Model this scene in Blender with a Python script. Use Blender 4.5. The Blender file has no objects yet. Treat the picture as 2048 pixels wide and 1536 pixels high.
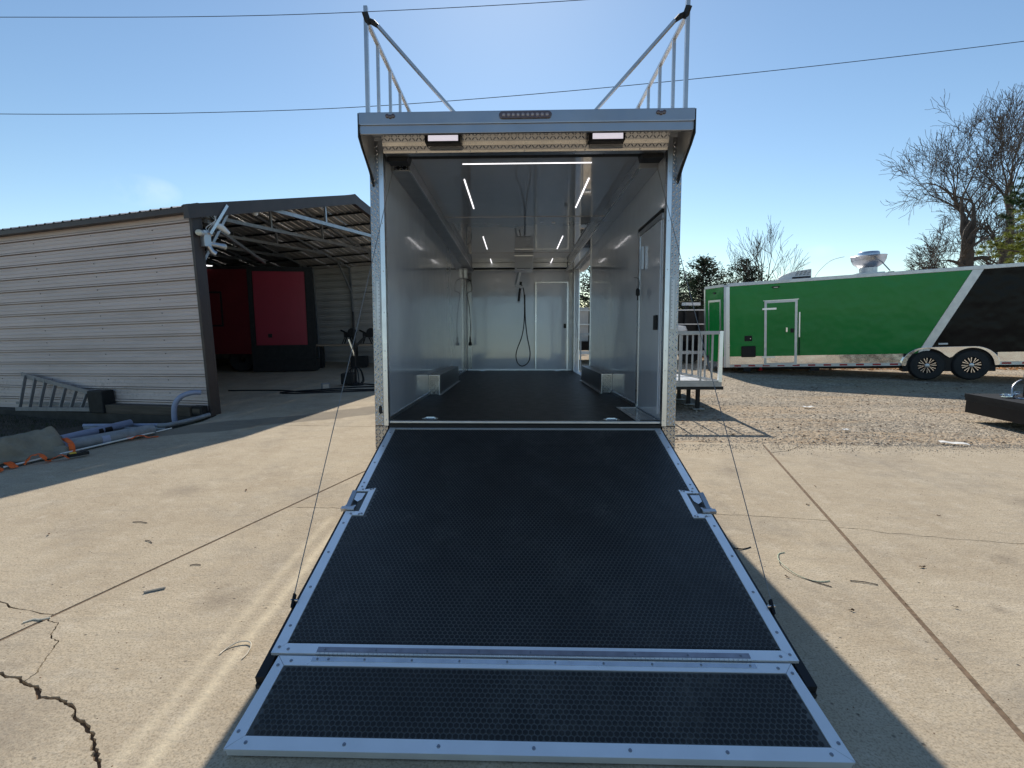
import bpy, math, random
from mathutils import Vector, Matrix, Euler, noise
random.seed(7)
S = bpy.context.scene
COL = S.collection
rad = math.radians
# ---------------------------------------------------------------- camera
TH = -0.048
RT = Matrix.Rotation(TH, 3, 'X')
pi_, ya, ro = .0805, .0281, -.002
fw = Vector((-math.sin(ya)*math.cos(pi_), math.cos(ya)*math.cos(pi_), -math.sin(pi_)))
rt = Vector((math.cos(ya), math.sin(ya), 0)); up = rt.cross(fw)
c_, s_ = math.cos(ro), math.sin(ro)
r2 = rt*c_ + up*s_; u2_ = rt*(-s_) + up*c_
fw, r2, u2_ = RT@fw, RT@r2, RT@u2_
cd = bpy.data.cameras.new('camera'); cam = bpy.data.objects.new('camera', cd); COL.objects.link(cam)
cam.matrix_world = Matrix(((r2.x, u2_.x, -fw.x, 0), (r2.y, u2_.y, -fw.y, 0), (r2.z, u2_.z, -fw.z, 1.675), (0, 0, 0, 1)))
cd.sensor_width = 36; cd.lens = 1008.06/2048*36; cd.shift_x = 19.2/2048; cd.shift_y = -9.3/2048
cd.clip_start = .05; cd.clip_end = 2000
S.camera = cam
# ---------------------------------------------------------------- sky, sun, exposure
SUN_EL, SUN_AZ = rad(38), rad(-1.3)       # azimuth from +Y towards +X
w = bpy.data.worlds.new('World'); S.world = w; w.use_nodes = True
nt = w.node_tree; nt.nodes.clear()
wo = nt.nodes.new('ShaderNodeOutputWorld'); bg = nt.nodes.new('ShaderNodeBackground'); sk = nt.nodes.new('ShaderNodeTexSky')
sk.sky_type = 'NISHITA'; sk.sun_disc = False; sk.sun_elevation = SUN_EL; sk.sun_rotation = SUN_AZ
sk.air_density = 1.0; sk.dust_density = 0.15; sk.ozone_density = 1.0; sk.altitude = 200
bg.inputs[1].default_value = .118
# two small faint clouds low in the sky
tc = nt.nodes.new('ShaderNodeTexCoord')
nz = nt.nodes.new('ShaderNodeTexNoise'); nz.inputs['Scale'].default_value = 9; nz.inputs['Detail'].default_value = 5
nt.links.new(tc.outputs['Generated'], nz.inputs['Vector'])
prev = None
for (d, size, amt) in (((-.575, .79, .19), .0030, .75), ((.49, .85, .10), .0006, .35), ((.07, .97, .26), .0000, .0)):
    if amt == 0: continue
    d = Vector(d).normalized()
    sc = nt.nodes.new('ShaderNodeVectorMath'); sc.operation = 'SUBTRACT'
    nt.links.new(tc.outputs['Generated'], sc.inputs[0]); sc.inputs[1].default_value = d
    sq = nt.nodes.new('ShaderNodeVectorMath'); sq.operation = 'MULTIPLY'; sq.inputs[1].default_value = (1, 1, 2.2)
    nt.links.new(sc.outputs[0], sq.inputs[0])
    ln = nt.nodes.new('ShaderNodeVectorMath'); ln.operation = 'DOT_PRODUCT'
    nt.links.new(sq.outputs[0], ln.inputs[0]); nt.links.new(sq.outputs[0], ln.inputs[1])
    mr = nt.nodes.new('ShaderNodeMapRange'); mr.inputs[1].default_value = size; mr.inputs[2].default_value = 0; mr.inputs[3].default_value = 0; mr.inputs[4].default_value = amt
    nt.links.new(ln.outputs['Value'], mr.inputs[0])
    r3 = nt.nodes.new('ShaderNodeMapRange'); r3.inputs[1].default_value = .35; r3.inputs[2].default_value = .7
    nt.links.new(nz.outputs[0], r3.inputs[0])
    mu = nt.nodes.new('ShaderNodeMath'); mu.operation = 'MULTIPLY'
    nt.links.new(mr.outputs[0], mu.inputs[0]); nt.links.new(r3.outputs[0], mu.inputs[1])
    mx = nt.nodes.new('ShaderNodeMix'); mx.data_type = 'RGBA'
    nt.links.new(mu.outputs[0], mx.inputs[0]); nt.links.new(prev or sk.outputs[0], mx.inputs[6])
    mx.inputs[7].default_value = (9.0, 9.2, 9.6, 1)
    prev = mx.outputs[2]
wb_ = nt.nodes.new('ShaderNodeMix'); wb_.data_type = 'RGBA'; wb_.blend_type = 'MULTIPLY'; wb_.inputs[0].default_value = 1
nt.links.new(prev or sk.outputs[0], wb_.inputs[6]); wb_.inputs[7].default_value = (.89, 1.0, 1.03, 1)
nt.links.new(wb_.outputs[2], bg.inputs[0]); nt.links.new(bg.outputs[0], wo.inputs[0])
sl = bpy.data.lights.new('sun', 'SUN'); sl.energy = 5.0; sl.angle = rad(.53); sl.color = (1, .92, .80)
so = bpy.data.objects.new('sun', sl); COL.objects.link(so)
sd = Vector((math.sin(SUN_AZ)*math.cos(SUN_EL), math.cos(SUN_AZ)*math.cos(SUN_EL), math.sin(SUN_EL)))
so.rotation_euler = sd.to_track_quat('Z', 'Y').to_euler(); so.location = sd*60
S.view_settings.view_transform = 'Standard'; S.view_settings.look = 'None'
S.view_settings.gamma = 1; S.view_settings.use_curve_mapping = False
S.view_settings.exposure = 0.08

# ---------------------------------------------------------------- helpers
class MB:
    def __init__(s): s.v = []; s.f = []
    def quad(s, a, b, c, d):
        n = len(s.v); s.v += [tuple(a), tuple(b), tuple(c), tuple(d)]; s.f.append((n, n+1, n+2, n+3)); return s
    def tri(s, a, b, c):
        n = len(s.v); s.v += [tuple(a), tuple(b), tuple(c)]; s.f.append((n, n+1, n+2)); return s
    def box(s, x0, x1, y0, y1, z0, z1):
        n = len(s.v)
        s.v += [(x0, y0, z0), (x1, y0, z0), (x1, y1, z0), (x0, y1, z0), (x0, y0, z1), (x1, y0, z1), (x1, y1, z1), (x0, y1, z1)]
        s.f += [(n, n+3, n+2, n+1), (n+4, n+5, n+6, n+7), (n, n+1, n+5, n+4), (n+1, n+2, n+6, n+5), (n+2, n+3, n+7, n+6), (n+3, n, n+4, n+7)]
        return s
    def cbox(s, c, sx, sy, sz, b=0):        # centred box, chamfered edges when b>0
        if b: return s.prism([(c[0]-sx/2+b, c[1]-sy/2), (c[0]+sx/2-b, c[1]-sy/2), (c[0]+sx/2, c[1]-sy/2+b), (c[0]+sx/2, c[1]+sy/2-b),
                              (c[0]+sx/2-b, c[1]+sy/2), (c[0]-sx/2+b, c[1]+sy/2), (c[0]-sx/2, c[1]+sy/2-b), (c[0]-sx/2, c[1]-sy/2+b)], c[2]-sz/2, c[2]+sz/2)
        return s.box(c[0]-sx/2, c[0]+sx/2, c[1]-sy/2, c[1]+sy/2, c[2]-sz/2, c[2]+sz/2)
    def prism(s, poly, h0, h1, axis='z'):
        n = len(s.v); k = len(poly)
        def mk(p, h):
            return (p[0], p[1], h) if axis == 'z' else ((h, p[0], p[1]) if axis == 'x' else (p[0], h, p[1]))
        s.v += [mk(p, h0) for p in poly] + [mk(p, h1) for p in poly]
        s.f += [tuple(n+i for i in reversed(range(k))), tuple(n+k+i for i in range(k))]
        s.f += [(n+i, n+(i+1) % k, n+k+(i+1) % k, n+k+i) for i in range(k)]
        return s
    def tube(s, pts, r, seg=6, cap=True, flat=1):
        pts = [Vector(p) for p in pts]; n0 = len(s.v); m = len(pts)
        rr = r if isinstance(r, (list, tuple)) else [r]*m
        t = (pts[1]-pts[0]).normalized(); a = t.orthogonal().normalized(); 
        for i, p in enumerate(pts):
            t2 = (pts[min(i+1, m-1)]-pts[max(i-1, 0)])
            t2 = t2.normalized() if t2.length > 1e-9 else t
            q = t.rotation_difference(t2); a = (q@a); a = (a - t2*a.dot(t2)).normalized(); t = t2
            b = t.cross(a)
            for k in range(seg):
                an = 2*math.pi*k/seg
                s.v.append(tuple(p + (a*math.cos(an) + b*math.sin(an)*flat)*rr[i]))
        for i in range(m-1):
            for k in range(seg):
                k2 = (k+1) % seg
                s.f.append((n0+i*seg+k, n0+i*seg+k2, n0+(i+1)*seg+k2, n0+(i+1)*seg+k))
        if cap:
            s.f.append(tuple(n0+k for k in reversed(range(seg)))); s.f.append(tuple(n0+(m-1)*seg+k for k in range(seg)))
        return s
    def lathe(s, prof, c=(0, 0, 0), seg=24, axis='z', cap=False):
        n = len(s.v); m = len(prof)
        for (r, h) in prof:
            for k in range(seg):
                a = 2*math.pi*k/seg; x, y = r*math.cos(a), r*math.sin(a)
                p = (x, y, h) if axis == 'z' else ((h, x, y) if axis == 'x' else (x, h, y))
                s.v.append((c[0]+p[0], c[1]+p[1], c[2]+p[2]))
        for i in range(m-1):
            for k in range(seg):
                k2 = (k+1) % seg; s.f.append((n+i*seg+k, n+i*seg+k2, n+(i+1)*seg+k2, n+(i+1)*seg+k))
        if cap:
            s.f.append(tuple(n+k for k in reversed(range(seg)))); s.f.append(tuple(n+(m-1)*seg+k for k in range(seg)))
        return s
    def beam(s, a, b, w_, h_, upv=(0, 0, 1)):
        a, b = Vector(a), Vector(b); t = (b-a).normalized(); u = Vector(upv); sd_ = t.cross(u)
        if sd_.length < 1e-4: sd_ = t.cross(Vector((0, 1, 0)))
        sd_.normalize(); u = sd_.cross(t)
        n = len(s.v)
        for p in (a, b):
            for (i, j) in ((-1, -1), (1, -1), (1, 1), (-1, 1)): s.v.append(tuple(p + sd_*(i*w_/2) + u*(j*h_/2)))
        s.f += [(n, n+1, n+2, n+3), (n+7, n+6, n+5, n+4)] + [(n+i, n+4+i, n+4+(i+1) % 4, n+(i+1) % 4) for i in range(4)]
        return s
    def build(s, name, mat, parent=None, smooth=False, bevel=0, kind=None):
        me = bpy.data.meshes.new(name); me.from_pydata(s.v, [], s.f); me.validate(); me.update()
        import bmesh
        b = bmesh.new(); b.from_mesh(me); bmesh.ops.recalc_face_normals(b, faces=b.faces)
        if bevel: bmesh.ops.bevel(b, geom=[e for e in b.edges if len(e.link_faces) == 2 and e.calc_face_angle(0) > .5], offset=bevel, segments=2, affect='EDGES', profile=.6)
        b.to_mesh(me); b.free()
        if smooth:
            me.polygons.foreach_set('use_smooth', [True]*len(me.polygons))
            try: me.set_sharp_from_angle(angle=rad(40))
            except Exception: pass
        me.materials.append(mat)
        o = bpy.data.objects.new(name, me); COL.objects.link(o)
        if parent is not None: o.parent = parent
        if kind: o['kind'] = kind
        return o
def bxo(name, mat, parent, *b, bevel=0): return MB().box(*b).build(name, mat, parent, bevel=bevel)
def tag(o, label, cat=None, group=None, kind=None):
    if label: o['label'] = label
    if cat: o['category'] = cat
    if group: o['group'] = group
    if kind: o['kind'] = kind
    return o
def thing(name, label, cat, loc=(0, 0, 0), rot=(0, 0, 0), group=None):
    o = bpy.data.objects.new(name, None); COL.objects.link(o); o.location = loc; o.rotation_euler = rot; o.empty_display_size = .2
    return tag(o, label, cat, group)
def inst(o, loc=(0, 0, 0), rot=None, parent=None, scale=None):
    c = o.copy(); COL.objects.link(c); c.location = loc
    if rot: c.rotation_euler = rot
    if parent is not None: c.parent = parent
    if scale: c.scale = scale
    return c
# ---------------------------------------------------------------- materials
def newmat(name):
    m = bpy.data.materials.new(name); m.use_nodes = True
    return m, m.node_tree, m.node_tree.nodes['Principled BSDF']
def N(nt, typ, **k):
    n = nt.nodes.new(typ)
    for a, b in k.items(): setattr(n, a, b)
    return n
def M_(nt, op, a, b=None, c=None):
    n = nt.nodes.new('ShaderNodeMath'); n.operation = op
    for i, x in enumerate((a, b, c)):
        if x is None: continue
        if isinstance(x, (int, float)): n.inputs[i].default_value = x
        else: nt.links.new(x, n.inputs[i])
    return n.outputs[0]
def coords(nt, scale=(1, 1, 1), rot=(0, 0, 0)):
    t = N(nt, 'ShaderNodeTexCoord'); mp = N(nt, 'ShaderNodeMapping'); mp.inputs['Scale'].default_value = scale; mp.inputs['Rotation'].default_value = rot
    nt.links.new(t.outputs['Object'], mp.inputs['Vector']); return mp.outputs[0]
def tex(nt, vec, sc, det=4, rough=.55, out=0):
    n = N(nt, 'ShaderNodeTexNoise'); n.inputs['Scale'].default_value = sc; n.inputs['Detail'].default_value = det; n.inputs['Roughness'].default_value = rough
    nt.links.new(vec, n.inputs['Vector']); return n.outputs[out]
def ramp(nt, fac, stops):
    r = N(nt, 'ShaderNodeValToRGB'); e = r.color_ramp.elements
    while len(e) < len(stops): e.new(.5)
    for el, (p, c) in zip(e, stops):
        el.position = p; el.color = (c, c, c, 1) if isinstance(c, (int, float)) else (*c, 1)
    nt.links.new(fac, r.inputs[0]); return r.outputs[0]
def mixc(nt, fac, a, b, blend='MIX'):
    m = N(nt, 'ShaderNodeMix', data_type='RGBA', blend_type=blend)
    for i, x in ((0, fac), (6, a), (7, b)):
        if isinstance(x, (int, float)): m.inputs[i].default_value = x
        elif isinstance(x, tuple): m.inputs[i].default_value = (*x, 1)
        else: nt.links.new(x, m.inputs[i])
    return m.outputs[2]
def bump(nt, bs, h, strength=.3, dist=.01, prev=None):
    b = N(nt, 'ShaderNodeBump'); b.inputs['Strength'].default_value = strength; b.inputs['Distance'].default_value = dist
    nt.links.new(h, b.inputs['Height'])
    if prev is not None: nt.links.new(prev, b.inputs['Normal'])
    if bs is not None: nt.links.new(b.outputs[0], bs.inputs['Normal'])
    return b.outputs[0]
def pbr(name, col, rough=.5, metal=0, var=.12, vs=6, bmp=0, bs=60, bd=.002, wav=0, ws=1.2, coat=0, dirt=0, rv=.1, spec=None, stretch=(1, 1, 1)):
    m, t, b = newmat(name)
    v = coords(t, stretch)
    n1 = tex(t, v, vs, 5)
    c = mixc(t, ramp(t, n1, [(.3, 0), (.7, 1)]), tuple(x*(1-var) for x in col), tuple(min(1, x*(1+var)) for x in col))
    if dirt:
        n2 = tex(t, v, vs*.6+.7, 8, .7)
        c = mixc(t, ramp(t, n2, [(.48, 0), (.75, dirt)]), c, (.09, .075, .055))
    t.links.new(c, b.inputs['Base Color'])
    b.inputs['Metallic'].default_value = metal
    r = M_(t, 'ADD', M_(t, 'MULTIPLY', tex(t, v, vs*2.3, 4), rv*2), rough-rv)
    t.links.new(r, b.inputs['Roughness'])
    if spec is not None: b.inputs['Specular IOR Level'].default_value = spec
    if coat: b.inputs['Coat Weight'].default_value = coat; b.inputs['Coat Roughness'].default_value = .06
    pv = None
    if wav: pv = bump(t, None if bmp else b, tex(t, v, ws, 2), wav, .05)
    if bmp: bump(t, b, tex(t, v, bs, 4), bmp, bd, pv)
    return m
def emit(name, col, st):
    m, t, b = newmat(name); b.inputs['Base Color'].default_value = (*col, 1)
    b.inputs['Emission Color'].default_value = (*col, 1); b.inputs['Emission Strength'].default_value = st; return m
def tread(name, axes, rot=0, cell=.029, rough=.2, col=(.66, .66, .67)):
    """raised diamond pattern of aluminium tread plate, in the plane given by axes"""
    m, t, b = newmat(name)
    v = coords(t); sp = N(t, 'ShaderNodeSeparateXYZ'); t.links.new(v, sp.inputs[0])
    X, Y = sp.outputs['XYZ'.index(axes[0])], sp.outputs['XYZ'.index(axes[1])]
    u = M_(t, 'DIVIDE', X, cell); w_ = M_(t, 'DIVIDE', Y, cell)
    fu = M_(t, 'SUBTRACT', M_(t, 'FRACT', u), .5); fv = M_(t, 'SUBTRACT', M_(t, 'FRACT', w_), .5)
    par = M_(t, 'MODULO', M_(t, 'ABSOLUTE', M_(t, 'ADD', M_(t, 'FLOOR', u), M_(t, 'FLOOR', w_))), 2)
    sg = M_(t, 'SUBTRACT', 1, M_(t, 'MULTIPLY', par, 2)); fv = M_(t, 'MULTIPLY', fv, sg)
    a = M_(t, 'MULTIPLY', M_(t, 'ADD', fu, fv), .7071); bb = M_(t, 'MULTIPLY', M_(t, 'SUBTRACT', fu, fv), .7071)
    e = M_(t, 'ADD', M_(t, 'POWER', M_(t, 'DIVIDE', a, .52), 2), M_(t, 'POWER', M_(t, 'DIVIDE', bb, .14), 2))
    h = M_(t, 'SUBTRACT', 1, e); h = M_(t, 'MAXIMUM', h, 0)
    n1 = tex(t, v, 5, 4)
    c = mixc(t, ramp(t, n1, [(.3, 0), (.7, 1)]), tuple(x*.72 for x in col), col)
    c = mixc(t, ramp(t, h, [(.0, .45), (.5, 0)]), c, tuple(x*.35 for x in col))
    t.links.new(c, b.inputs['Base Color']); b.inputs['Metallic'].default_value = 1
    t.links.new(M_(t, 'ADD', M_(t, 'MULTIPLY', n1, .2), rough-.08), b.inputs['Roughness'])
    pv = bump(t, None, tex(t, v, 3, 2), .15, .03)
    bump(t, b, h, 1, .009, pv)
    return m

def concrete_mat():
    m, t, b = newmat('weathered_concrete'); v = coords(t)
    g = N(t, 'ShaderNodeNewGeometry'); pos = g.outputs['Position']
    big = tex(t, pos, .35, 6, .6); mid = tex(t, pos, 1.7, 6, .65); fine = tex(t, pos, 14, 6, .7); grit = tex(t, pos, 95, 3, .6)
    c = mixc(t, ramp(t, big, [(.3, 0), (.7, 1)]), (.415, .345, .25), (.535, .455, .335))
    c = mixc(t, ramp(t, mid, [(.40, 0), (.72, .75)]), c, (.33, .26, .18))
    c = mixc(t, ramp(t, tex(t, pos, .8, 7, .72), [(.50, 0), (.66, .55)]), c, (.235, .21, .18))
    c = mixc(t, ramp(t, tex(t, pos, 5.5, 7, .75), [(.52, 0), (.70, .5)]), c, (.62, .555, .45))
    c = mixc(t, ramp(t, fine, [(.38, 0), (.66, .35)]), c, (.56, .48, .36))
    c = mixc(t, ramp(t, grit, [(.36, .55), (.52, 0)]), c, (.19, .15, .10))
    mm_ = M_(t, 'MULTIPLY', ramp(t, tex(t, pos, 21, 6, .8), [(.57, 0), (.66, 1)]), ramp(t, tex(t, pos, 1.3, 4), [(.45, .1), (.65, .8)]))
    c = mixc(t, mm_, c, (.23, .175, .12))
    c = mixc(t, ramp(t, tex(t, pos, 42, 5, .75), [(.54, 0), (.72, .4)]), c, (.64, .56, .44))
    # streaky drag marks of the broom finish and of dried water, running roughly along the slabs
    mp = N(t, 'ShaderNodeMapping'); mp.inputs['Rotation'].default_value = (0, 0, rad(62)); mp.inputs['Scale'].default_value = (.8, 7, 1); t.links.new(pos, mp.inputs[0])
    st = tex(t, mp.outputs[0], 2.2, 6, .65); c = mixc(t, ramp(t, st, [(.5, 0), (.72, .30)]), c, (.27, .24, .20))
    # pale dusty tyre track on the left of the ramp
    sp = N(t, 'ShaderNodeSeparateXYZ'); t.links.new(pos, sp.inputs[0])
    dx = M_(t, 'SUBTRACT', M_(t, 'ADD', sp.outputs[0], M_(t, 'MULTIPLY', tex(t, pos, 1.1, 2), .10)), M_(t, 'ADD', M_(t, 'MULTIPLY', sp.outputs[1], -.013), -1.31))
    for off, am in ((0, .30), (-.13, .18)):
        q = M_(t, 'ABSOLUTE', M_(t, 'SUBTRACT', dx, off)); q = M_(t, 'SUBTRACT', 1, M_(t, 'DIVIDE', q, .05)); q = M_(t, 'MAXIMUM', q, 0)
        lim = M_(t, 'LESS_THAN', sp.outputs[1], 4.0)
        q = M_(t, 'MULTIPLY', M_(t, 'MULTIPLY', M_(t, 'MULTIPLY', q, am*2.6), lim), ramp(t, fine, [(.2, .4), (.7, 1)]))
        c = mixc(t, q, c, (.70, .60, .43))
    # damp patch by the carport mouth
    wx = M_(t, 'ADD', sp.outputs[0], 3.3); wy = M_(t, 'SUBTRACT', sp.outputs[1], 8.15)
    wl_ = M_(t, 'SUBTRACT', wy, M_(t, 'MULTIPLY', wx, .62))
    q = M_(t, 'SUBTRACT', .42, M_(t, 'ABSOLUTE', M_(t, 'ADD', wl_, M_(t, 'MULTIPLY', M_(t, 'SUBTRACT', tex(t, pos, .9, 3), .5), .9))))
    q = M_(t, 'MULTIPLY', M_(t, 'MINIMUM', M_(t, 'MAXIMUM', M_(t, 'MULTIPLY', q, 8), 0), .62), M_(t, 'LESS_THAN', M_(t, 'ABSOLUTE', wx), 2.0))
    c = mixc(t, q, c, (.13, .115, .095))
    # old oil and rust spots
    for (ox, oy, orad) in ((-2.1, 1.75, .34), (3.35, 3.35, .12), (2.75, 2.75, .07), (-3.2, 4.6, .25), (2.3, 5.3, .22), (4.6, 4.4, .3), (-1.75, 2.75, .2), (3.9, 2.3, .2)):
        ax_ = M_(t, 'SUBTRACT', sp.outputs[0], ox); ay_ = M_(t, 'SUBTRACT', sp.outputs[1], oy)
        dd_ = M_(t, 'SQRT', M_(t, 'ADD', M_(t, 'MULTIPLY', ax_, ax_), M_(t, 'MULTIPLY', ay_, ay_)))
        q = M_(t, 'SUBTRACT', 1, M_(t, 'DIVIDE', M_(t, 'ADD', dd_, M_(t, 'MULTIPLY', M_(t, 'SUBTRACT', fine, .5), orad*1.1)), orad)); q = M_(t, 'MAXIMUM', q, 0)
        c = mixc(t, M_(t, 'MULTIPLY', q, .55), c, (.20, .165, .13))
    # dark pits
    vo = N(t, 'ShaderNodeTexVoronoi'); vo.inputs['Scale'].default_value = 13; t.links.new(pos, vo.inputs['Vector'])
    pit = M_(t, 'MULTIPLY', ramp(t, vo.outputs['Distance'], [(.05, 1), (.13, 0)]), ramp(t, tex(t, pos, 2.3, 3), [(.5, 0), (.62, 1)]))
    c = mixc(t, M_(t, 'MULTIPLY', pit, .75), c, (.10, .08, .06))
    t.links.new(c, b.inputs['Base Color']); b.inputs['Roughness'].default_value = .9
    b.inputs['Specular IOR Level'].default_value = .25
    h = M_(t, 'ADD', M_(t, 'MULTIPLY', fine, .5), M_(t, 'ADD', M_(t, 'MULTIPLY', tex(t, pos, 38, 6, .7), .7), M_(t, 'MULTIPLY', pit, -.6)))
    bump(t, b, h, .6, .014)
    return m
def gravel_mat():
    m, t, b = newmat('gravel_ground')
    g = N(t, 'ShaderNodeNewGeometry'); pos = g.outputs['Position']
    vo = N(t, 'ShaderNodeTexVoronoi'); vo.inputs['Scale'].default_value = 26; t.links.new(pos, vo.inputs['Vector'])
    c = mixc(t, vo.outputs['Color'], (.15, .13, .105), (.44, .385, .31), 'MIX')
    sepc = N(t, 'ShaderNodeSeparateColor'); t.links.new(vo.outputs['Color'], sepc.inputs[0])
    c = mixc(t, sepc.outputs[0], (.16, .135, .105), (.50, .43, .335))
    mp = N(t, 'ShaderNodeMapping'); mp.inputs['Scale'].default_value = (.35, 1.6, 1); t.links.new(pos, mp.inputs[0])
    big = tex(t, mp.outputs[0], .8, 6, .65)
    c = mixc(t, ramp(t, big, [(.46, 0), (.7, .75)]), c, (.42, .28, .15))
    c = mixc(t, ramp(t, tex(t, pos, 3.2, 5, .7), [(.52, 0), (.78, .7)]), c, (.115, .092, .07))
    c = mixc(t, ramp(t, tex(t, pos, .5, 4), [(.4, 0), (.7, .45)]), c, (.52, .43, .32))
    t.links.new(c, b.inputs['Base Color']); b.inputs['Roughness'].default_value = .95; b.inputs['Specular IOR Level'].default_value = .2
    h = M_(t, 'SUBTRACT', M_(t, 'MULTIPLY', tex(t, pos, 6, 5, .7), .8), M_(t, 'MULTIPLY', vo.outputs['Distance'], .7))
    bump(t, b, h, .9, .03); return m

MT = {}
def mk():
    A = MT
    A['concrete'] = concrete_mat(); A['gravel'] = gravel_mat()
    A['joint'] = pbr('joint_dirt', (.16, .11, .07), .95, 0, .4, 30)
    A['dirt'] = pbr('dark_soil', (.06, .048, .035), .95, 0, .4, 8, .6, 30, .01)
    A['alu'] = pbr('brushed_aluminium', (.70, .71, .73), .30, 1, .05, 4, .06, 150, .001, rv=.08)
    A['alu_dull'] = pbr('dull_aluminium', (.55, .56, .58), .42, 1, .10, 5, .1, 90, .001)
    A['alu_bright'] = pbr('polished_aluminium', (.80, .80, .81), .14, 1, .04, 3, 0, wav=.12, ws=3)
    A['chrome'] = pbr('zinc_plated_steel', (.66, .68, .70), .2, 1, .12, 14)
    A['tread_xz'] = tread('tread_plate_upright', 'XZ'); A['tread_xy'] = tread('tread_plate_flat', 'XY'); A['tread_yz'] = tread('tread_plate_side', 'YZ')
    A['wall'] = pbr('glossy_grey_wall_panel', (.66, .70, .76), .14, 0, .04, 1.5, 0, wav=.25, ws=1.6, coat=.8, rv=.05)
    A['ceil'] = pbr('glossy_ceiling_panel', (.42, .435, .46), .10, 0, .04, 1.5, 0, wav=.08, ws=2.6, coat=1, rv=.03)
    A['ceil'].node_tree.nodes['Principled BSDF'].inputs['Coat IOR'].default_value = 2.3; A['ceil'].node_tree.nodes['Principled BSDF'].inputs['Coat Roughness'].default_value = .02
    A['wall'].node_tree.nodes['Principled BSDF'].inputs['Coat IOR'].default_value = 1.7
    A['skin'] = pbr('painted_trailer_skin', (.62, .63, .65), .25, 0, .04, 2, 0, wav=.1, coat=.4)
    A['rubber'] = pbr('black_rubber_mat', (.018, .020, .023), .42, 0, .25, 3, .12, 200, .0008, rv=.12, spec=.55)
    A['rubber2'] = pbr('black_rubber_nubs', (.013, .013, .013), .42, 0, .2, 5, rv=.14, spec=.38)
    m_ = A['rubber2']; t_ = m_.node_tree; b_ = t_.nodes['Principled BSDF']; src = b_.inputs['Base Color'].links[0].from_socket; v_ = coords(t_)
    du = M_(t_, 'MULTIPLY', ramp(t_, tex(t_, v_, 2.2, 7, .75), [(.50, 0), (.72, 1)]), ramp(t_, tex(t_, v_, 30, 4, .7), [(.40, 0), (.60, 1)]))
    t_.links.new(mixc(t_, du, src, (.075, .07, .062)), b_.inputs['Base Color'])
    A['groove'] = pbr('skylit_rubber_groove', (.072, .075, .072), .5, 0, .3, 2.5, rv=.1, spec=.6)  # lighter grey paints in the skylight caught on the stud sides
    A['tyre'] = pbr('tyre_rubber', (.022, .022, .022), .75, 0, .2, 9, .3, 60, .003)
    A['black'] = pbr('black_paint', (.014, .014, .016), .42, 0, .2, 5, rv=.1, spec=.25)
    A['blackm'] = pbr('matt_black_steel', (.022, .023, .024), .6, .0, .25, 9, .15, 80, .001, spec=.25)
    A['green'] = pbr('green_trailer_skin', (.010, .25, .05), .22, 0, .05, 1.2, 0, wav=.6, ws=1.6, coat=.14, rv=.04, spec=.2)
    A['gblack'] = pbr('gloss_black_trailer_skin', (.006, .006, .008), .2, 0, .1, 1.2, 0, wav=.6, ws=1.6, coat=.0, rv=.04, spec=.12)
    A['bluegrey'] = pbr('blue_grey_pvc', (.30, .34, .47), .45, 0, .1, 8)
    A['pvc'] = pbr('grey_pvc', (.25, .27, .29), .5, 0, .15, 8, dirt=.5)
    A['white'] = pbr('white_paint', (.75, .75, .73), .45, 0, .05, 5)
    A['brown'] = pbr('brown_trim', (.05, .038, .036), .45, 0, .15, 3)
    A['siding'] = pbr('beige_ribbed_siding', (.64, .545, .51), .5, 0, .07, .8, .1, 30, .002, dirt=.25, stretch=(.4, 1, 3))
    m_ = A['siding']; t_ = m_.node_tree; b_ = t_.nodes['Principled BSDF']; src = b_.inputs['Base Color'].links[0].from_socket
    tc_ = N(t_, 'ShaderNodeTexCoord'); sp0 = N(t_, 'ShaderNodeSeparateXYZ'); t_.links.new(tc_.outputs['Object'], sp0.inputs[0])
    band = M_(t_, 'MAXIMUM', M_(t_, 'SUBTRACT', 1, M_(t_, 'MULTIPLY', M_(t_, 'ABSOLUTE', M_(t_, 'SUBTRACT', sp0.outputs[2], .38)), 3.2)), 0)
    sp1 = M_(t_, 'MULTIPLY', band, ramp(t_, tex(t_, tc_.outputs['Object'], 16, 6, .75), [(.50, 0), (.66, .8)]))
    sp1 = M_(t_, 'MULTIPLY', sp1, ramp(t_, tex(t_, tc_.outputs['Object'], 1.1, 2), [(.42, .15), (.6, 1)]))
    t_.links.new(mixc(t_, sp1, src, (.09, .075, .06)), b_.inputs['Base Color'])
    A['siding_in'] = pbr('bare_siding_inside', (.52, .50, .47), .5, .0, .1, 1.5)
    A['roofm'] = pbr('roof_sheet', (.52, .51, .50), .4, .5, .12, 1.4)
    A['rail'] = pbr('weathered_railing_aluminium', (.36, .37, .38), .45, .6, .12, 9)
    A['steel'] = pbr('galvanised_steel', (.40, .42, .45), .4, .75, .15, 10)
    A['cglob'] = pbr('old_concrete_curb', (.055, .05, .042), .95, 0, .3, 4, .5, 20, .01)
    A['wood'] = pbr('weathered_timber', (.10, .08, .06), .9, 0, .35, 5, .4, 30, .006, stretch=(.3, 1, 4))
    A['plank'] = pbr('pale_plank', (.33, .26, .19), .8, 0, .2, 6, .2, 40, .003)
    A['orange'] = pbr('orange_webbing', (1.0, .16, .02), .6, 0, .1, 20, .2, 300, .0006)
    A['tarp'] = pbr('canvas_tarp', (.24, .225, .175), .85, 0, .15, 6, .5, 50, .006, dirt=.5)
    A['red'] = pbr('red_panel', (.30, .022, .045), .35, 0, .06, 2, coat=.3)
    A['shade_red'] = pbr('shaded_red_panel', (.14, .010, .016), .4, 0, .1, 2)  # same red with the shade of the receding side put into its colour
    A['bark'] = pbr('grey_bark', (.115, .095, .08), .95, 0, .3, 3, .5, 20, .02)
    A['cedar'] = pbr('cedar_foliage', (.028, .048, .022), .8, 0, .45, .9)
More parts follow.
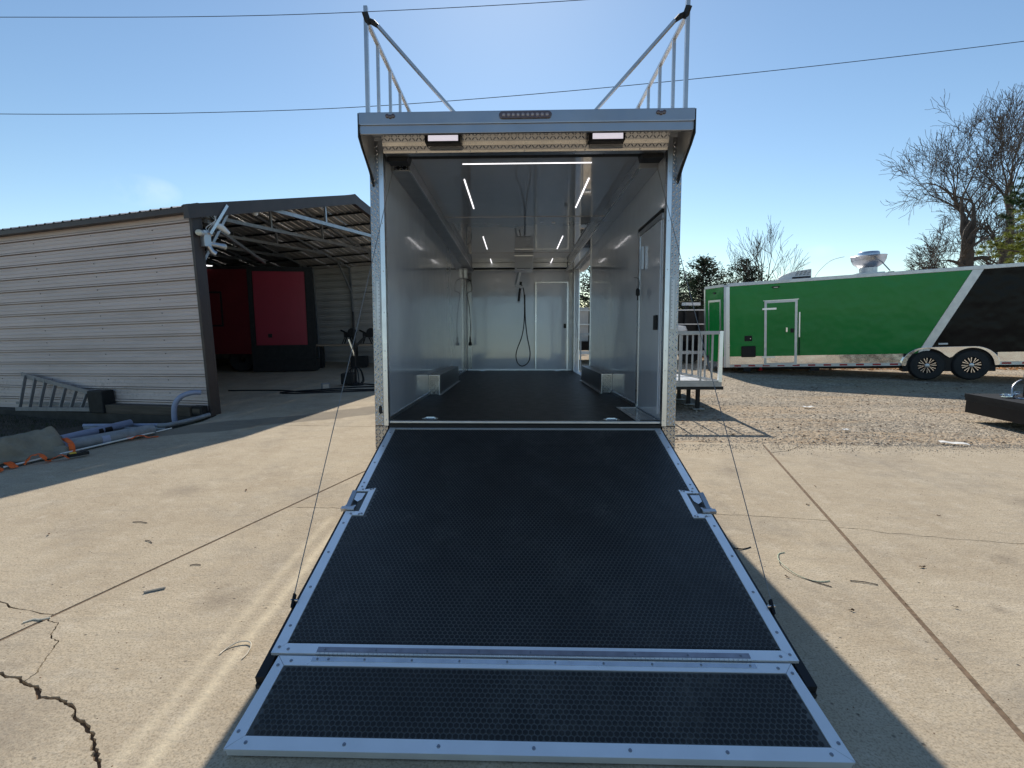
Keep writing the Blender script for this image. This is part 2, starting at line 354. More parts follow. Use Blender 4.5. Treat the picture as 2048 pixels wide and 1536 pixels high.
    A['pine'] = pbr('pine_foliage', (.30, .34, .06), .7, 0, .4, .8)
    A['pine2'] = pbr('dark_pine_foliage', (.05, .10, .035), .75, 0, .4, .8)
    A['grass'] = pbr('dry_grass', (.045, .06, .025), .9, 0, .5, 3)
    A['wire'] = pbr('wire_rope', (.34, .33, .31), .4, .8, .1, 30)
    A['leaf'] = pbr('dry_leaf', (.13, .065, .03), .9, 0, .5, 20)
    A['oleaf'] = pbr('orange_leaf_litter', (.42, .20, .07), .9, 0, .4, 5)
    A['stone'] = pbr('gravel_stones', (.40, .34, .26), .9, 0, .4, 4)
    A['paper'] = pbr('scrap_paper', (.72, .71, .68), .8, 0, .04, 5)
    A['gwire'] = pbr('green_white_wire', (.42, .50, .36), .5)
    A['wwire'] = pbr('cream_wire', (.70, .63, .50), .5)
    A['yellow'] = pbr('yellow_tag', (.75, .52, .03), .5)
    A['lens_red'] = pbr('smoked_red_lens', (.10, .075, .085), .2, 0, .2, 40, coat=.5)
    A['redref'] = pbr('red_reflective_tape', (.45, .015, .02), .35)
    A['strip'] = emit('led_strip', (1, .97, .98), 1.6); A['flood'] = emit('lit_led_lens', (.92, .88, 1), .55); A['bulb'] = emit('ceiling_lamp', (1, 1, 1), 1.8)
    A['ladder'] = pbr('worn_ladder_aluminium', (.27, .27, .28), .5, .3, .15, 12)
    A['glass'] = pbr('floodlight_glass', (.62, .60, .50), .25, 0, .1, 30, coat=.4)
mk()
A = MT
for k_ in ('cedar', 'pine', 'pine2', 'grass'):
    t_ = A[k_].node_tree; b_ = t_.nodes['Principled BSDF']; tr_ = t_.nodes.new('ShaderNodeBsdfTranslucent'); ms_ = t_.nodes.new('ShaderNodeMixShader'); ms_.inputs[0].default_value = .45
    t_.links.new(b_.inputs['Base Color'].links[0].from_socket, tr_.inputs[0]); t_.links.new(b_.outputs[0], ms_.inputs[1]); t_.links.new(tr_.outputs[0], ms_.inputs[2])
    t_.links.new(ms_.outputs[0], t_.nodes['Material Output'].inputs[0])
# ---------------------------------------------------------------- ground
def ground_sheet():
    mb = MB(); xs = [-900, -12.5, -4.97, 900]; ys = [-900, 3.2, 10.3, 900]
    for j in range(3):
        for i in range(3):
            if i == 1 and j == 1: continue          # the lawn lies lower here
            mb.quad((xs[i], ys[j], -.018), (xs[i+1], ys[j], -.018), (xs[i+1], ys[j+1], -.018), (xs[i], ys[j+1], -.018))
    o = mb.build('ground', A['gravel']); o['kind'] = 'structure'; return o
ground_sheet()

def jag(pts, amp, step=.09, seed=1):
    rnd = random.Random(seed); out = [pts[0]]
    for a, b in zip(pts, pts[1:]):
        L = math.dist(a, b); k = max(1, int(L/step))
        nx, ny = -(b[1]-a[1])/L, (b[0]-a[0])/L
        for i in range(1, k+1):
            t = i/k; j = rnd.uniform(-amp, amp) if i < k else 0
            out.append((a[0]+(b[0]-a[0])*t+nx*j, a[1]+(b[1]-a[1])*t+ny*j))
    return out
def seg_int(a, b, c, d):
    r = (b[0]-a[0], b[1]-a[1]); s = (d[0]-c[0], d[1]-c[1]); den = r[0]*s[1]-r[1]*s[0]
    if abs(den) < 1e-12: return None
    t = ((c[0]-a[0])*s[1]-(c[1]-a[1])*s[0])/den; u = ((c[0]-a[0])*r[1]-(c[1]-a[1])*r[0])/den
    return (t, u) if -1e-9 <= t <= 1 and 0 <= u < 1 else None
def offset(line, d, seed=0, wob=0):
    rnd = random.Random(seed); out = []
    for i, p in enumerate(line):
        a = line[max(i-1, 0)]; b = line[min(i+1, len(line)-1)]; L = math.dist(a, b)
        nx, ny = -(b[1]-a[1])/L, (b[0]-a[0])/L; k = d + (rnd.uniform(0, wob) if d > 0 else -rnd.uniform(0, wob))
        out.append((p[0]+nx*k, p[1]+ny*k))
    return out
def half(poly, line, left):
    """part of poly left/right of a polyline that enters through one edge and leaves through another"""
    n = len(poly); hits = []
    for i in range(len(line)-1):
        for k in range(n):
            h = seg_int(line[i], line[i+1], poly[k], poly[(k+1) % n])
            if h: hits.append((i+h[0], k+h[1]))
    if len(hits) < 2: return poly
    hits.sort(); (li, e0), (lo, e1) = hits[0], hits[-1]
    def pt(P, s, closed=False):
        i = int(math.floor(s)); f = s-i; a = P[i % len(P)]; b = P[(i+1) % len(P)] if closed or i+1 < len(P) else P[-1]
        return (a[0]+(b[0]-a[0])*f, a[1]+(b[1]-a[1])*f)
    mid = [pt(line, li)] + [line[i] for i in range(int(math.floor(li))+1, int(math.ceil(lo)))] + [pt(line, lo)]
    # walk polygon (ccw) from exit e1 to entry e0 gives one side
    def walk(s, e):
        out = []; k = int(math.floor(s))+1; end = e if e > s else e+n
        while k <= end: out.append(poly[k % n]); k += 1
        return out
    if left: return mid + walk(e1, e0)          # ccw polygon: left of the directed line
    return list(reversed(mid)) + walk(e0, e1)
def cut(poly, line, w_, wob=0, seed=1):
    return half(poly, offset(line, w_/2, seed, wob), True), half(poly, offset(line, -w_/2, seed+5, wob), False)

yard = MB().box(-4.97, 16, -5, 6.3, -.30, -.0165)
yard.box(-4.97, 1.4, 6.3, 19, -.30, -.0165)
yard.box(-10, -4.97, -5, 3.2, -.30, -.0165).box(-10, -4.97, 10.3, 19, -.3, -.0165)
Y0 = yard.build('concrete_yard', A['joint']); Y0['kind'] = 'structure'
L1 = lambda y: -2.69+.3675*(y-2.35)
R1 = lambda y: 2.14+.2537*(y-2.35)
outer = [(-4.95, -4), (14, -4), (14, 6.02)] + jag([(14, 6.02), (9, 6.2), (6.3, 6.27), (3.6, 6.42), (2.0, 6.52), (1.25, 6.6)], .035, .12, 3)[1:] + \
        [(1.25, 18.5), (-9.8, 18.5), (-9.8, 9.9), (-5.05, 8.25), (-4.98, 7.7), (-5.17, 6.95), (-5.35, 6.1), (-5.58, 5.3), (-7.6, 3.2), (-7.6, -4)]
left, rest = cut(outer, [(L1(-5), -5), (L1(7.8), 7.8), (L1(19.5), 19.5)], .020, .003, 1)
mid, right = cut(rest, [(R1(-5), -5), (R1(6.5), 6.5), (R1(8), 8)], .022, .006, 2)
lf, lb = half(left, offset([(-11, 7.95), (0, 7.25)], -.006), False), half(left, offset([(-11, 7.95), (0, 7.25)], .006), True)
mf, mb_ = half(mid, offset([(-11, 7.95), (3, 7.06)], -.006), False), half(mid, offset([(-11, 7.95), (3, 7.06)], .006), True)
lb1, lb2 = cut(lb, [(-11, 13.4), (3, 12.2)], .012)
# cracks
lf1, lf2 = cut(lf, jag([(-8.2, 3.0), (-4.2, 2.9), (-3.05, 2.7), (-2.94, 2.65), (-2.79, 2.62), (-2.69, 2.59), (-2.50, 2.53)], .018, .06, 4), .003, .005, 4)
crk = [(-3.6, 2.42), (-2.9, 2.22), (-2.44, 2.12), (-2.32, 2.09), (-2.21, 2.04), (-2.11, 1.97), (-1.99, 1.96), (-1.93, 1.93), (-1.89, 1.91), (-1.86, 1.87), (-1.76, 1.82), (-1.68, 1.76), (-1.65, 1.72), (-1.61, 1.69), (-1.56, 1.64), (-1.3, 1.3), (-1.4, .2), (-1.1, -4.6)]
mA, mB = cut(mf, jag(jag(crk, .016, .06, 5), .005, .016, 15), .007, .009, 6)
mB1, mB2 = mB, None
mA1, mA2 = cut(mA, jag(jag([(-2.70, 2.58), (-2.52, 2.51), (-2.47, 2.41), (-2.38, 2.36), (-2.33, 2.25), (-2.27, 2.13), (-2.24, 1.9)], .014, .05, 7), .003, .014, 17), .003, .004, 7)
mA1a, mA1b = (mA1, mA2) if len(mA1) > len(mA2) else (mA2, mA1)
mC, mD = cut(mA1a, jag([(-2.3, 4.2), (1.2, 4.13), (1.65, 4.11), (1.85, 4.1), (2.07, 4.07), (2.33, 4.03), (2.66, 3.97)], .010, .05, 8), .004, .005, 8)
rA, rB = cut(right, jag([(2.45, 3.88), (2.69, 3.84), (2.8, 3.78), (3.03, 3.73), (3.33, 3.66), (3.7, 3.6), (6, 3.1), (15, 2.2)], .012, .05, 9), .003, .005, 9)
rA1, rA2 = cut(rA, jag([(2.9, 6.02), (3.08, 6.04), (3.32, 6.11), (3.6, 6.35), (3.9, 6.7)], .012, .06, 10), .007, .006, 10)
import bmesh
for poly in (lf1, lf2, lb1, lb2, mb_, mA1b, mB, mC, mD, rA1, rA2, rB):
    if len(poly) < 3: continue
    P_ = []
    for p in poly:
        if not P_ or math.dist(p, P_[-1]) > 2e-4: P_.append(p)
    if math.dist(P_[0], P_[-1]) < 2e-4: P_.pop()
    bm = bmesh.new(); vs = [bm.verts.new((x, y, 0)) for x, y in P_]
    f = bm.faces.new(vs); bm.normal_update()
    if f.normal.z < 0: f.normal_flip()
    ex = bmesh.ops.extrude_face_region(bm, geom=[f]); 
    for g in ex['geom']:
        if isinstance(g, bmesh.types.BMVert): g.co.z = 0
    for v_ in vs: v_.co.z = -.033
    bmesh.ops.triangulate(bm, faces=bm.faces[:]); bmesh.ops.recalc_face_normals(bm, faces=bm.faces)
    me = bpy.data.meshes.new('slab'); bm.to_mesh(me); bm.free(); me.materials.append(A['concrete'])
    o = bpy.data.objects.new('slab', me); COL.objects.link(o); o.parent = Y0

for f_, hw in ((L1, .017), (R1, .020)):
    y0, y1 = (-4, 18) if f_ is L1 else (-4, 6.4)
    MB().prism([(f_(y0)-hw, y0), (f_(y0)+hw, y0), (f_(y1)+hw, y1), (f_(y1)-hw, y1)], -.016, -.0045).build('joint_filler', A['joint'], Y0)
# grass patch by the carport (between slab edge and curb)
def edge_x(y):
    P = [(3.2, -7.6), (5.3, -5.58), (6.1, -5.35), (6.95, -5.17), (7.7, -4.98), (8.25, -5.05), (10.4, -5.0)]
    for (ya, xa), (yb, xb) in zip(P, P[1:]):
        if y <= yb: return xa+(xb-xa)*(y-ya)/(yb-ya)
    return -5.0
def lawn_z(x, y):
    d = min(1, max(0, (edge_x(y)-x)/.8)); return -.03-.21*d*d*(3-2*d)+.02*noise.noise(Vector((x*2, y*2, 0)))*d
gp = MB(); nx_, ny_ = 60, 56
for j in range(ny_+1):
    for i in range(nx_+1):
        x = -12.6+i*(7.75/nx_); y = 3.1+j*(7.3/ny_); gp.v.append((x, y, min(lawn_z(x, min(max(y, 3.2), 10.3)), -.0335)))
for j in range(ny_):
    for i in range(nx_): q = j*(nx_+1)+i; gp.f.append((q, q+1, q+nx_+2, q+nx_+1))
gr = [(-12.5, 3.2), (-7.65, 3.2), (-5.60, 5.32), (-5.37, 6.12), (-5.19, 6.97), (-5.0, 7.72), (-5.22, 8.12), (-12.5, 10.2)]
g = gp.build('lawn', A['dirt'], smooth=True); g['kind'] = 'structure'
def inpoly(x, y, P):
    r = False
    for i in range(len(P)):
        a, b = P[i], P[i-1]
        if (a[1] > y) != (b[1] > y) and x < (b[0]-a[0])*(y-a[1])/(b[1]-a[1])+a[0]: r = not r
    return r
gb = MB(); k = 0
while k < 22000:
    x, y = random.uniform(-11.5, -5), random.uniform(3.2, 9.8)
    if not inpoly(x, y, gr): continue
    if noise.noise(Vector((x*1.4, y*1.4, 0))) < -.25: k += 1; continue
    h = random.uniform(.015, .055); a = random.uniform(0, 6.28); l = random.uniform(.01, .035)
    dx, dy = math.cos(a)*.004, math.sin(a)*.004
    zb = lawn_z(x, y)-.004; gb.tri((x-dx, y-dy, zb), (x+dx, y+dy, zb), (x-dy*l*200+random.uniform(-.02, .02), y+dx*l*200, zb+h)); k += 1
tag(gb.build('grass_blades', A['grass']), 'short dark grass between the curb and the concrete slab', 'grass', kind='stuff')
# loose stones and leaves on gravel
gs = MB(); lf_ = MB()
def stone(mb, x, y, z, s):
    a = random.uniform(0, 6.28); n = len(mb.v); k = 5
    for i in range(k):
        q = a+i*2*math.pi/k; r = s*random.uniform(.7, 1.15); mb.v.append((x+math.cos(q)*r, y+math.sin(q)*r, z))
    mb.v.append((x+random.uniform(-.3, .3)*s, y+random.uniform(-.3, .3)*s, z+s*random.uniform(.4, .8)))
    for i in range(k): mb.f.append((n+i, n+(i+1) % k, n+5))
for i in range(16000):
    y = 6.45+ (random.random()**1.6)*9; x = random.uniform(1.4, 3+y*1.05)
    if y < 6.7 and x < 2.5: continue
    stone(gs, x, y, -.018, random.uniform(.006, .018)*(1.4 if random.random() < .05 else 1))
for i in range(2600):
    x = random.uniform(1.3, 9); stone(gs, x, 6.42-abs(random.gauss(0, .16)), .0, random.uniform(.004, .013))
tag(gs.build('gravel_stones', A['stone']), 'loose grey and tan gravel strewn over the lot', 'gravel', kind='stuff')
for i in range(1300):
    y = 6.4+random.random()**1.3*8; x = random.uniform(1.5, 3+y); a = random.uniform(0, 6.28); s = random.uniform(.012, .035)
    c, d = math.cos(a)*s, math.sin(a)*s; z = -.012
    lf_.quad((x-c, y-d, z), (x+d*.4, y-c*.4, z+random.uniform(0, .015)), (x+c, y+d, z), (x-d*.4, y+c*.4, z+random.uniform(0, .012)))
tag(lf_.build('leaf_litter', A['leaf']), 'brown dead leaves scattered on the gravel lot', 'leaves', kind='stuff')
ol = MB()
for i in range(6000):
    x = random.uniform(6.5, 16); y = 15.2+random.random()*5; a = random.uniform(0, 6.28); s = random.uniform(.03, .07); c, d = math.cos(a)*s, math.sin(a)*s
    z = -.01
    ol.quad((x-c, y-d, z), (x+d*.5, y-c*.5, z+.03), (x+c, y+d, z+random.uniform(0, .03)), (x-d*.5, y+c*.5, z+.02))
tag(ol.build('fallen_leaves', A['oleaf']), 'orange fallen leaves lying beyond the green trailer', 'leaves', kind='stuff')
# ---- end ground
# ================================================================ MAIN CARGO TRAILER
T = thing('cargo_trailer', 'open-backed cargo trailer with grey glossy interior and its black rubber ramp let down', 'trailer', (.0654, 4.303, .743), (TH, 0, 0))
def tp(name, mat, *b, bevel=0, parent=None): return bxo(name, mat, parent or T, *b, bevel=bevel)
# --- shell
tp('floor_frame', A['blackm'], -1.28, 1.28, .06, 7.26, -.16, -.012)
fl = tp('floor_mat', A['rubber'], -1.2, 1.2, .055, 7.16, -.011, 0)
ribs = MB()
for i in range(150):
    x = -1.19+i*.0159
    ribs.box(x, x+.007, .06, 7.15, .0005, .0028)
r_ = ribs.build('floor_ribs', A['rubber2'], fl); r_['kind'] = 'stuff'
tp('left_wall', A['wall'], -1.29, -1.2, .03, 7.25, -.01, 2.37)
tp('right_wall', A['wall'], 1.2, 1.29, .03, 4.45, -.01, 2.37)
tp('right_wall', A['wall'], 1.2, 1.29, 6.78, 7.25, -.01, 2.37)
tp('right_wall', A['wall'], 1.2, 1.29, 4.45, 6.78, 2.2, 2.37)
tp('front_wall', A['wall'], -1.2, 1.2, 7.16, 7.25, -.01, 2.37)
tp('ceiling', A['ceil'], -1.2, 1.2, .06, 7.16, 2.35, 2.369)
tp('roof', A['skin'], -1.3, 1.3, -.02, 7.27, 2.372, 2.43, bevel=.008)
for s in (-1, 1): tp('outer_skin', A['skin'], *((-1.302, -1.292) if s < 0 else (1.292, 1.302)), .02, 4.38 if s > 0 else 7.26, -.2, 2.371)
tp('outer_skin', A['skin'], 1.292, 1.302, 6.85, 7.26, -.2, 2.371)
shadow_box = tp('added_shadow_box', A['white'], 1.3035, 1.445, .55, 7.2, 2.215, 2.345, bevel=.012)  # invented box, unseen from the camera, added to widen the ground shadow
for y in (.56, 3.8, 7.1): tp('shadow_box_cap', A['alu_dull'], 1.3032, 1.449, y-.012, y, 2.211, 2.349, parent=shadow_box)
# side opening frame
for (y0, y1, z0, z1) in ((4.39, 4.45, -.02, 2.26), (6.78, 6.84, -.02, 2.26), (4.45, 6.78, 2.2, 2.26)):
    tp('opening_frame', A['alu'], 1.192, 1.31, y0, y1, z0, z1)
tp('opening_sill', A['alu'], 1.19, 1.31, 4.45, 6.78, -.02, .006)
# wall base trims and corner trims
for x0, x1, y0, y1 in ((-1.198, -1.188, .06, 2.09), (-1.198, -1.188, 4.30, 7.15), (1.188, 1.198, .96, 2.30), (1.188, 1.198, 4.31, 4.44)):
    tp('base_trim', A['alu'], x0, x1, y0, y1, .003, .035)
tp('base_trim', A['alu'], -1.18, 1.18, 7.148, 7.158, .003, .035)
for s in (-1, 1):
    # boxed spring channel along each wall / ceiling corner
    x0, x1 = (-1.199, -1.03) if s < 0 else (1.03, 1.199)
    tp('corner_channel', A['alu_dull'] if s < 0 else A['ceil'], x0, x1, .32, 7.15, 2.235, 2.348)
    tp('channel_trim', A['alu'], *((-1.036, -1.022) if s < 0 else (1.022, 1.036)), .33, 7.14, 2.225, 2.242)
tp('channel_end_plate', A['tread_xz'], -1.17, -1.04, .305, .318, 2.24, 2.345)
# rear header and dark inner head rail
tp('header', A['alu'], -1.17, 1.17, -.012, .055, 2.27, 2.371)
tp('inner_head_rail', A['blackm'], -1.12, 1.12, .058, .14, 2.275, 2.345)
for s in (-1, 1):
    MB().prism([(s*1.0, 2.24), (s*1.17, 2.24), (s*1.17, 2.345), (s*.97, 2.345)][::s], .07, .2, 'y').build('spring_cover', A['black'], T)
# --- rear corner posts
A['post'] = pbr('tread_plate_base', (.34, .34, .35), .30, 1, .12, 8, rv=.05)
for s in (-1, 1):
    X = lambda a, b: (min(s*a, s*b), max(s*a, s*b))
    p = tp('corner_post', A['post'], *X(1.222, 1.30), -.018, .06, -.03, 2.372, bevel=.006)
    tp('smooth_flange', A['alu'], *X(1.183, 1.2215), -.0165, .05, -.03, 2.369, parent=p)
    tp('post_foot', A['tread_xz'], *X(1.19, 1.30), -.016, .06, -.24, -.036)
    tp('seam_strip', A['blackm'], *X(1.20, 1.30), -.012, .05, -.036, -.03)
    pl = tp('perforated_plate', A['alu_dull'], *X(1.232, 1.262), -.026, -.019, .80, 1.22, bevel=.003)
    lg = MB(); zz = -.015; j = 0
    while zz < 2.34:
        for c in range(3):
            x = s*(1.2355+c*.0255); z = zz+(.0165 if c % 2 else 0); sg = 1 if (c+j) % 2 else -1
            if 1.229 < abs(x) < 1.266 and .785 < z < 1.235: continue
            dx, dz = .0105*sg, .0135; px_, pz_ = -.0048*dz/.0171, .0048*dx/.0171
            n = len(lg.v); lg.v += [(x-dx, -.0181, z-dz), (x+px_, -.0181, z+pz_), (x+dx, -.0181, z+dz), (x-px_, -.0181, z-pz_), (x, -.0215, z)]
            lg.f += [(n, n+1, n+4), (n+1, n+2, n+4), (n+2, n+3, n+4), (n+3, n, n+4)]
        zz += .033; j += 1
    lo = lg.build('tread_lugs', A['alu_bright'], p); lo['kind'] = 'stuff'
    hl = MB()
    for i in range(13): hl.lathe([(.0035, -.0275), (0.0001, -.0275)], (s*1.24, 0, .825+i*.031), 8, 'y')
    hl.build('holes', A['black'], pl)['kind'] = 'stuff'
    rv = MB()
    for z in (.02, .45, .62, .95, 1.3, 1.7, 2.1, -.1): rv.lathe([(.005, -.017), (.004, -.020), (.0005, -.021)], (s*1.2, 0, z), 8, 'y')
    rv.build('rivets', A['alu_dull'], p)['kind'] = 'stuff'
MB().prism([(-1.262, .14), (-1.245, .15), (-1.235, .13), (-1.235, .09), (-1.25, .07), (-1.265, .09)], -.0225, -.019, 'y').build('latch_hole', A['black'], T)
tp('bumper', A['blackm'], -1.29, 1.29, .0, .1, -.42, -.245)
for s in (-1, 1): tp('tail_reflector', A['redref'], *((-1.3, -1.2) if s < 0 else (1.2, 1.3)), -.02, -.002, -.29, -.25)
# sill
tp('sill_strip', A['alu_dull'], -1.18, 1.18, .012, .054, -.014, .006, bevel=.003)
tp('sill_channel', A['black'], -1.18, 1.18, -.01, .01, -.09, -.02)
# --- rear hood
FY = -.40
def hood():
    ws = MB()
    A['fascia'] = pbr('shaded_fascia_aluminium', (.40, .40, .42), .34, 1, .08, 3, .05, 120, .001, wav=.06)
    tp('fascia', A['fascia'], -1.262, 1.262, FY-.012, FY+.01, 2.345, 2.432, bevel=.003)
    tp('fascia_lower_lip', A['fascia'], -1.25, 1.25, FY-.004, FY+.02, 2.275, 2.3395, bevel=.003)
    tp('fascia_bead', A['alu_dull'], -1.25, 1.25, FY-.016, FY-.0, 2.3395, 2.3455)
    tp('hood_roof', A['skin'], -1.262, 1.262, FY+.012, -.022, 2.40, 2.432)
    # stepped sloping tread-plate panel between header and hood lip
    steps = [(-.018, 2.271), (-.024, 2.288), (-.027, 2.288), (-.038, 2.318), (-.043, 2.318), (-.054, 2.346), (-.056, 2.346), (-.078, 2.398)]
    for i, ((a, za), (b, zb)) in enumerate(zip(steps, steps[1:])):
        if i % 2: continue
        MB().prism([(a, za), (b, zb), (b+.012, zb+.012), (a+.012, za+.012)], -1.178, 1.178, 'x').build('soffit_strip', A['tread_xz'] if i in (2, 6) else A['alu_soffit'], T)
    for s in (-1, 1):
        prof = [(FY-.006, 2.43), (FY-.006, 2.255), (-.33, 2.20), (-.24, 2.15), (-.14, 2.09), (-.03, 2.0), (.06, 1.98), (.06, 2.43)]
        x = (-1.272, -1.264) if s < 0 else (1.264, 1.272)
        MB().prism(prof, x[0], x[1], 'x').build('hood_wing', A['blackm'], T)
        MB().prism([(FY+.012, 2.395), (FY+.012, 2.29), (-.30, 2.21), (-.02, 2.05), (-.02, 2.395)], *((-1.263, -1.255) if s < 0 else (1.255, 1.263)), 'x').build('wing_lining', A['alu_dull'], T)
        # loading light
        lx = -.66 if s < 0 else .655
        h = tp('loading_light', A['black'], lx-.145, lx+.145, -.17, -.075, 2.300, 2.358, bevel=.006)
        MB().box(lx-.115, lx+.125, -.177, -.171, 2.308, 2.350).build('lens', A['flood'], h)
        tp('light_bracket', A['alu_dull'], lx-.12, lx+.145, -.074, -.052, 2.276, 2.298, parent=h)
        # three-lobed small marker lamp
        mx = -1.02 if s < 0 else 1.01
        m = MB()
        for k in (-1, 0, 1): m.lathe([(.016, FY-.0125), (.014, FY-.022), (.004, FY-.026), (.0005, FY-.026)], (mx+k*.022, 0, 2.402+(0 if k else -.006)), 12, 'y')
        m.build('marker_lamp', A['lens_red'], T, smooth=True)
    # oval lamp, ten lenses
    base = MB(); pts = []
    for k in range(24):
        a = 2*math.pi*k/24; cx = .17 if math.cos(a) > 0 else -.17
        pts.append((cx+.028*math.cos(a)+.0, 2.395+.026*math.sin(a)))
    o = base.prism(pts, FY-.026, FY-.013, 'y').build('centre_brake_lamp', A['lens_red'], T, bevel=.004)
    l = MB()
    for k in range(10): l.lathe([(.014, FY-.0265), (.010, FY-.032), (.0005, FY-.034)], (-.162+k*.036, 0, 2.395), 10, 'y')
    l.build('lens', A['glassy'], o, smooth=True)
    for x in (-.9, -.45, 0, .5, .95): 
        MB().lathe([(.006, -.026), (.004, -.030), (.0005, -.031)], (x, 0, 2.278), 8, 'y').build('screw', A['chrome'], T)
A['alu_soffit'] = pbr('smooth_soffit_aluminium', (.70, .67, .62), .26, 1, .08, 6, .1, 60, .002, wav=.1, ws=5)
A['glassy'] = pbr('small_lens', (.26, .23, .26), .1, 0, .2, 40, coat=1)
hood()
# --- roof railing
def railing():
    for s in (-1, 1):
        x = s*1.2
        r = tp('roof_railing', A['alu_dull'], x-.014, x+.014, -.385, -.355, 2.433, 3.215)     # tall rear post
        for y in (-.05, .35, .74, 1.13, 1.52, 1.91, 2.3): tp('railing_post', A['alu_dull'], x-.012, x+.012, y-.012, y+.012, 2.433, 3.12, parent=r)
        MB().beam((x, -.36, 3.125), (x, 2.7, 3.125), .03, .022).build('top_rail', A['alu_dull'], r)
        MB().beam((x, -.40, 3.16), (x-s*.02, -.36, 3.09), .02, .05).build('corner_bracket', A['blackm'], r)
        MB().tube([(x-s*.012, -.36, 3.13), (x-s*.05, -.355, 3.11), (x-s*.09, -.35, 3.08)], [.016, .022, .014], 8).build('knuckle', A['blackm'], r, smooth=True)
        MB().beam((x-s*.085, -.355, 3.085), (s*.50, -.02, 2.50), .022, .022).build('diagonal_brace', A['alu_dull'], r)
        tp('brace_foot', A['blackm'], s*.5-.03, s*.5+.03, -.05, .02, 2.433, 2.50, parent=r)
railing()
# --- interior light strips
def strips():
    for x in (-.6, .67):
        for y0, y1 in ((.95, 2.1), (3.85, 4.98), (6.12, 6.92)):
            tp('light_strip', A['strip'], x-.006, x+.006, y0, y1, 2.343, 2.3495)
    tp('light_strip', A['strip'], -.57, .63, .49, .50, 2.3455, 2.3495)
    for y in (2.55, 5.4): tp('ceiling_seam', A['ceil'], -1.02, 1.02, y, y+.05, 2.343, 2.3495)
    # roof vent trim seen as squares in the ceiling
    for (x, y, a, b) in ((.43, 2.9, .05, .05),): tp('ceiling_vent', A['alu_dull'], x, x+a, y, y+b, 2.343, 2.3495)
strips()
# --- air unit, arm
au = tp('air_unit', A['skin'], -.10, .25, 5.37, 5.85, 2.04, 2.348, bevel=.006)
tp('air_unit_trim', A['alu'], -.104, .254, 5.362, 5.37, 2.28, 2.3, parent=au)
tp('air_unit_grille', A['blackm'], -.06, .2, 5.362, 5.369, 2.05, 2.06, parent=au)
MB().beam((.0, 5.9, 2.1), (-.07, 5.95, 1.80), .07, .05).build('hinged_arm', A['skin'], T)
MB().beam((-.09, 5.93, 1.80), (.06, 5.95, 1.75), .07, .05).build('hinged_arm', A['skin'], T)
MB().beam((-1.02, 6.7, 2.30), (1.02, 6.7, 2.30), .10, .09).build('ceiling_duct', A['alu_dull'], T)
tp('head_band', A['black'], -1.03, 1.03, 7.12, 7.158, 2.27, 2.345)
tp('head_band_trim', A['alu'], -1.03, 1.03, 7.115, 7.158, 2.25, 2.269)
# --- front wall door
d = tp('interior_door', A['wall'], .385, 1.07, 7.138, 7.159, .045, 1.97)
for b in ((.355, .384, 1.995), (1.071, 1.10, 1.995)): tp('door_frame', A['alu'], b[0], b[1], 7.13, 7.159, .036, b[2], parent=d)
tp('door_frame', A['alu'], .385, 1.07, 7.13, 7.159, 1.971, 1.995, parent=d)
tp('latch', A['black'], 1.0, 1.055, 7.12, 7.137, .96, 1.06, bevel=.006, parent=d)
# --- wall corners at front
tp('corner_plate', A['tread_yz'], -1.199, -1.192, 6.35, 7.05, .036, 2.2)
tp('corner_plate', A['tread_xz'], -1.185, -1.08, 7.148, 7.158, .036, 2.2)
tp('corner_plate', A['alu_dull'], 1.12, 1.19, 7.145, 7.158, .036, 2.2)
# junction box and cords
jb = tp('junction_box', A['alu_dull'], -1.19, -1.11, 6.45, 6.6, 2.0, 2.21, bevel=.004)
tp('cover_plate', A['alu'], -1.17, -1.13, 6.442, 6.449, 2.03, 2.18, parent=jb)
# --- wheel boxes
def wbox(s, y0, y1):
    xi = s*1.06; x0, x1 = sorted((xi, s*1.199))
    o = tp('wheel_box', A['alu_wb'], x0, x1, y0+.004, y1, .004, .255)
    tp('end_plate', A['tread_xz'], x0+.002, x1-.002, y0-.002, y0+.003, .006, .25, parent=o)
    tp('corner_angle', A['alu'], *sorted((xi, xi-s*.006)), y0-.004, y0+.02, .004, .26, parent=o)
    tp('base_angle', A['alu'], *sorted((xi-s*.03, xi-s*.001)), y0-.02, y1, .003, .007, parent=o)
    tp('top_angle', A['alu'], *sorted((xi-s*.005, s*1.19)), y0-.005, y0+.012, .251, .259, parent=o)
A['alu_wb'] = tread('tread_plate_wheel_box', 'YZ', rough=.3, col=(.4, .41, .43))
wbox(-1, 2.11, 4.28); wbox(1, 2.32, 4.43)
# --- floor tie rings
for x, y in ((-.85, .17), (.78, .13), (-.82, 6.9), (.83, 6.9)):
    o = MB().prism([(x-.065, y-.035), (x+.065, y-.035), (x+.078, y), (x+.065, y+.035), (x-.065, y+.035), (x-.078, y)], .0031, .0055).build('tie_ring', A['chrome'], T)
    MB().tube([(x-.045, y, .010), (x-.035, y+.02, .012), (x+.035, y+.02, .012), (x+.045, y, .010)], .005, 6).build('ring', A['alu_bright'], o, smooth=True)
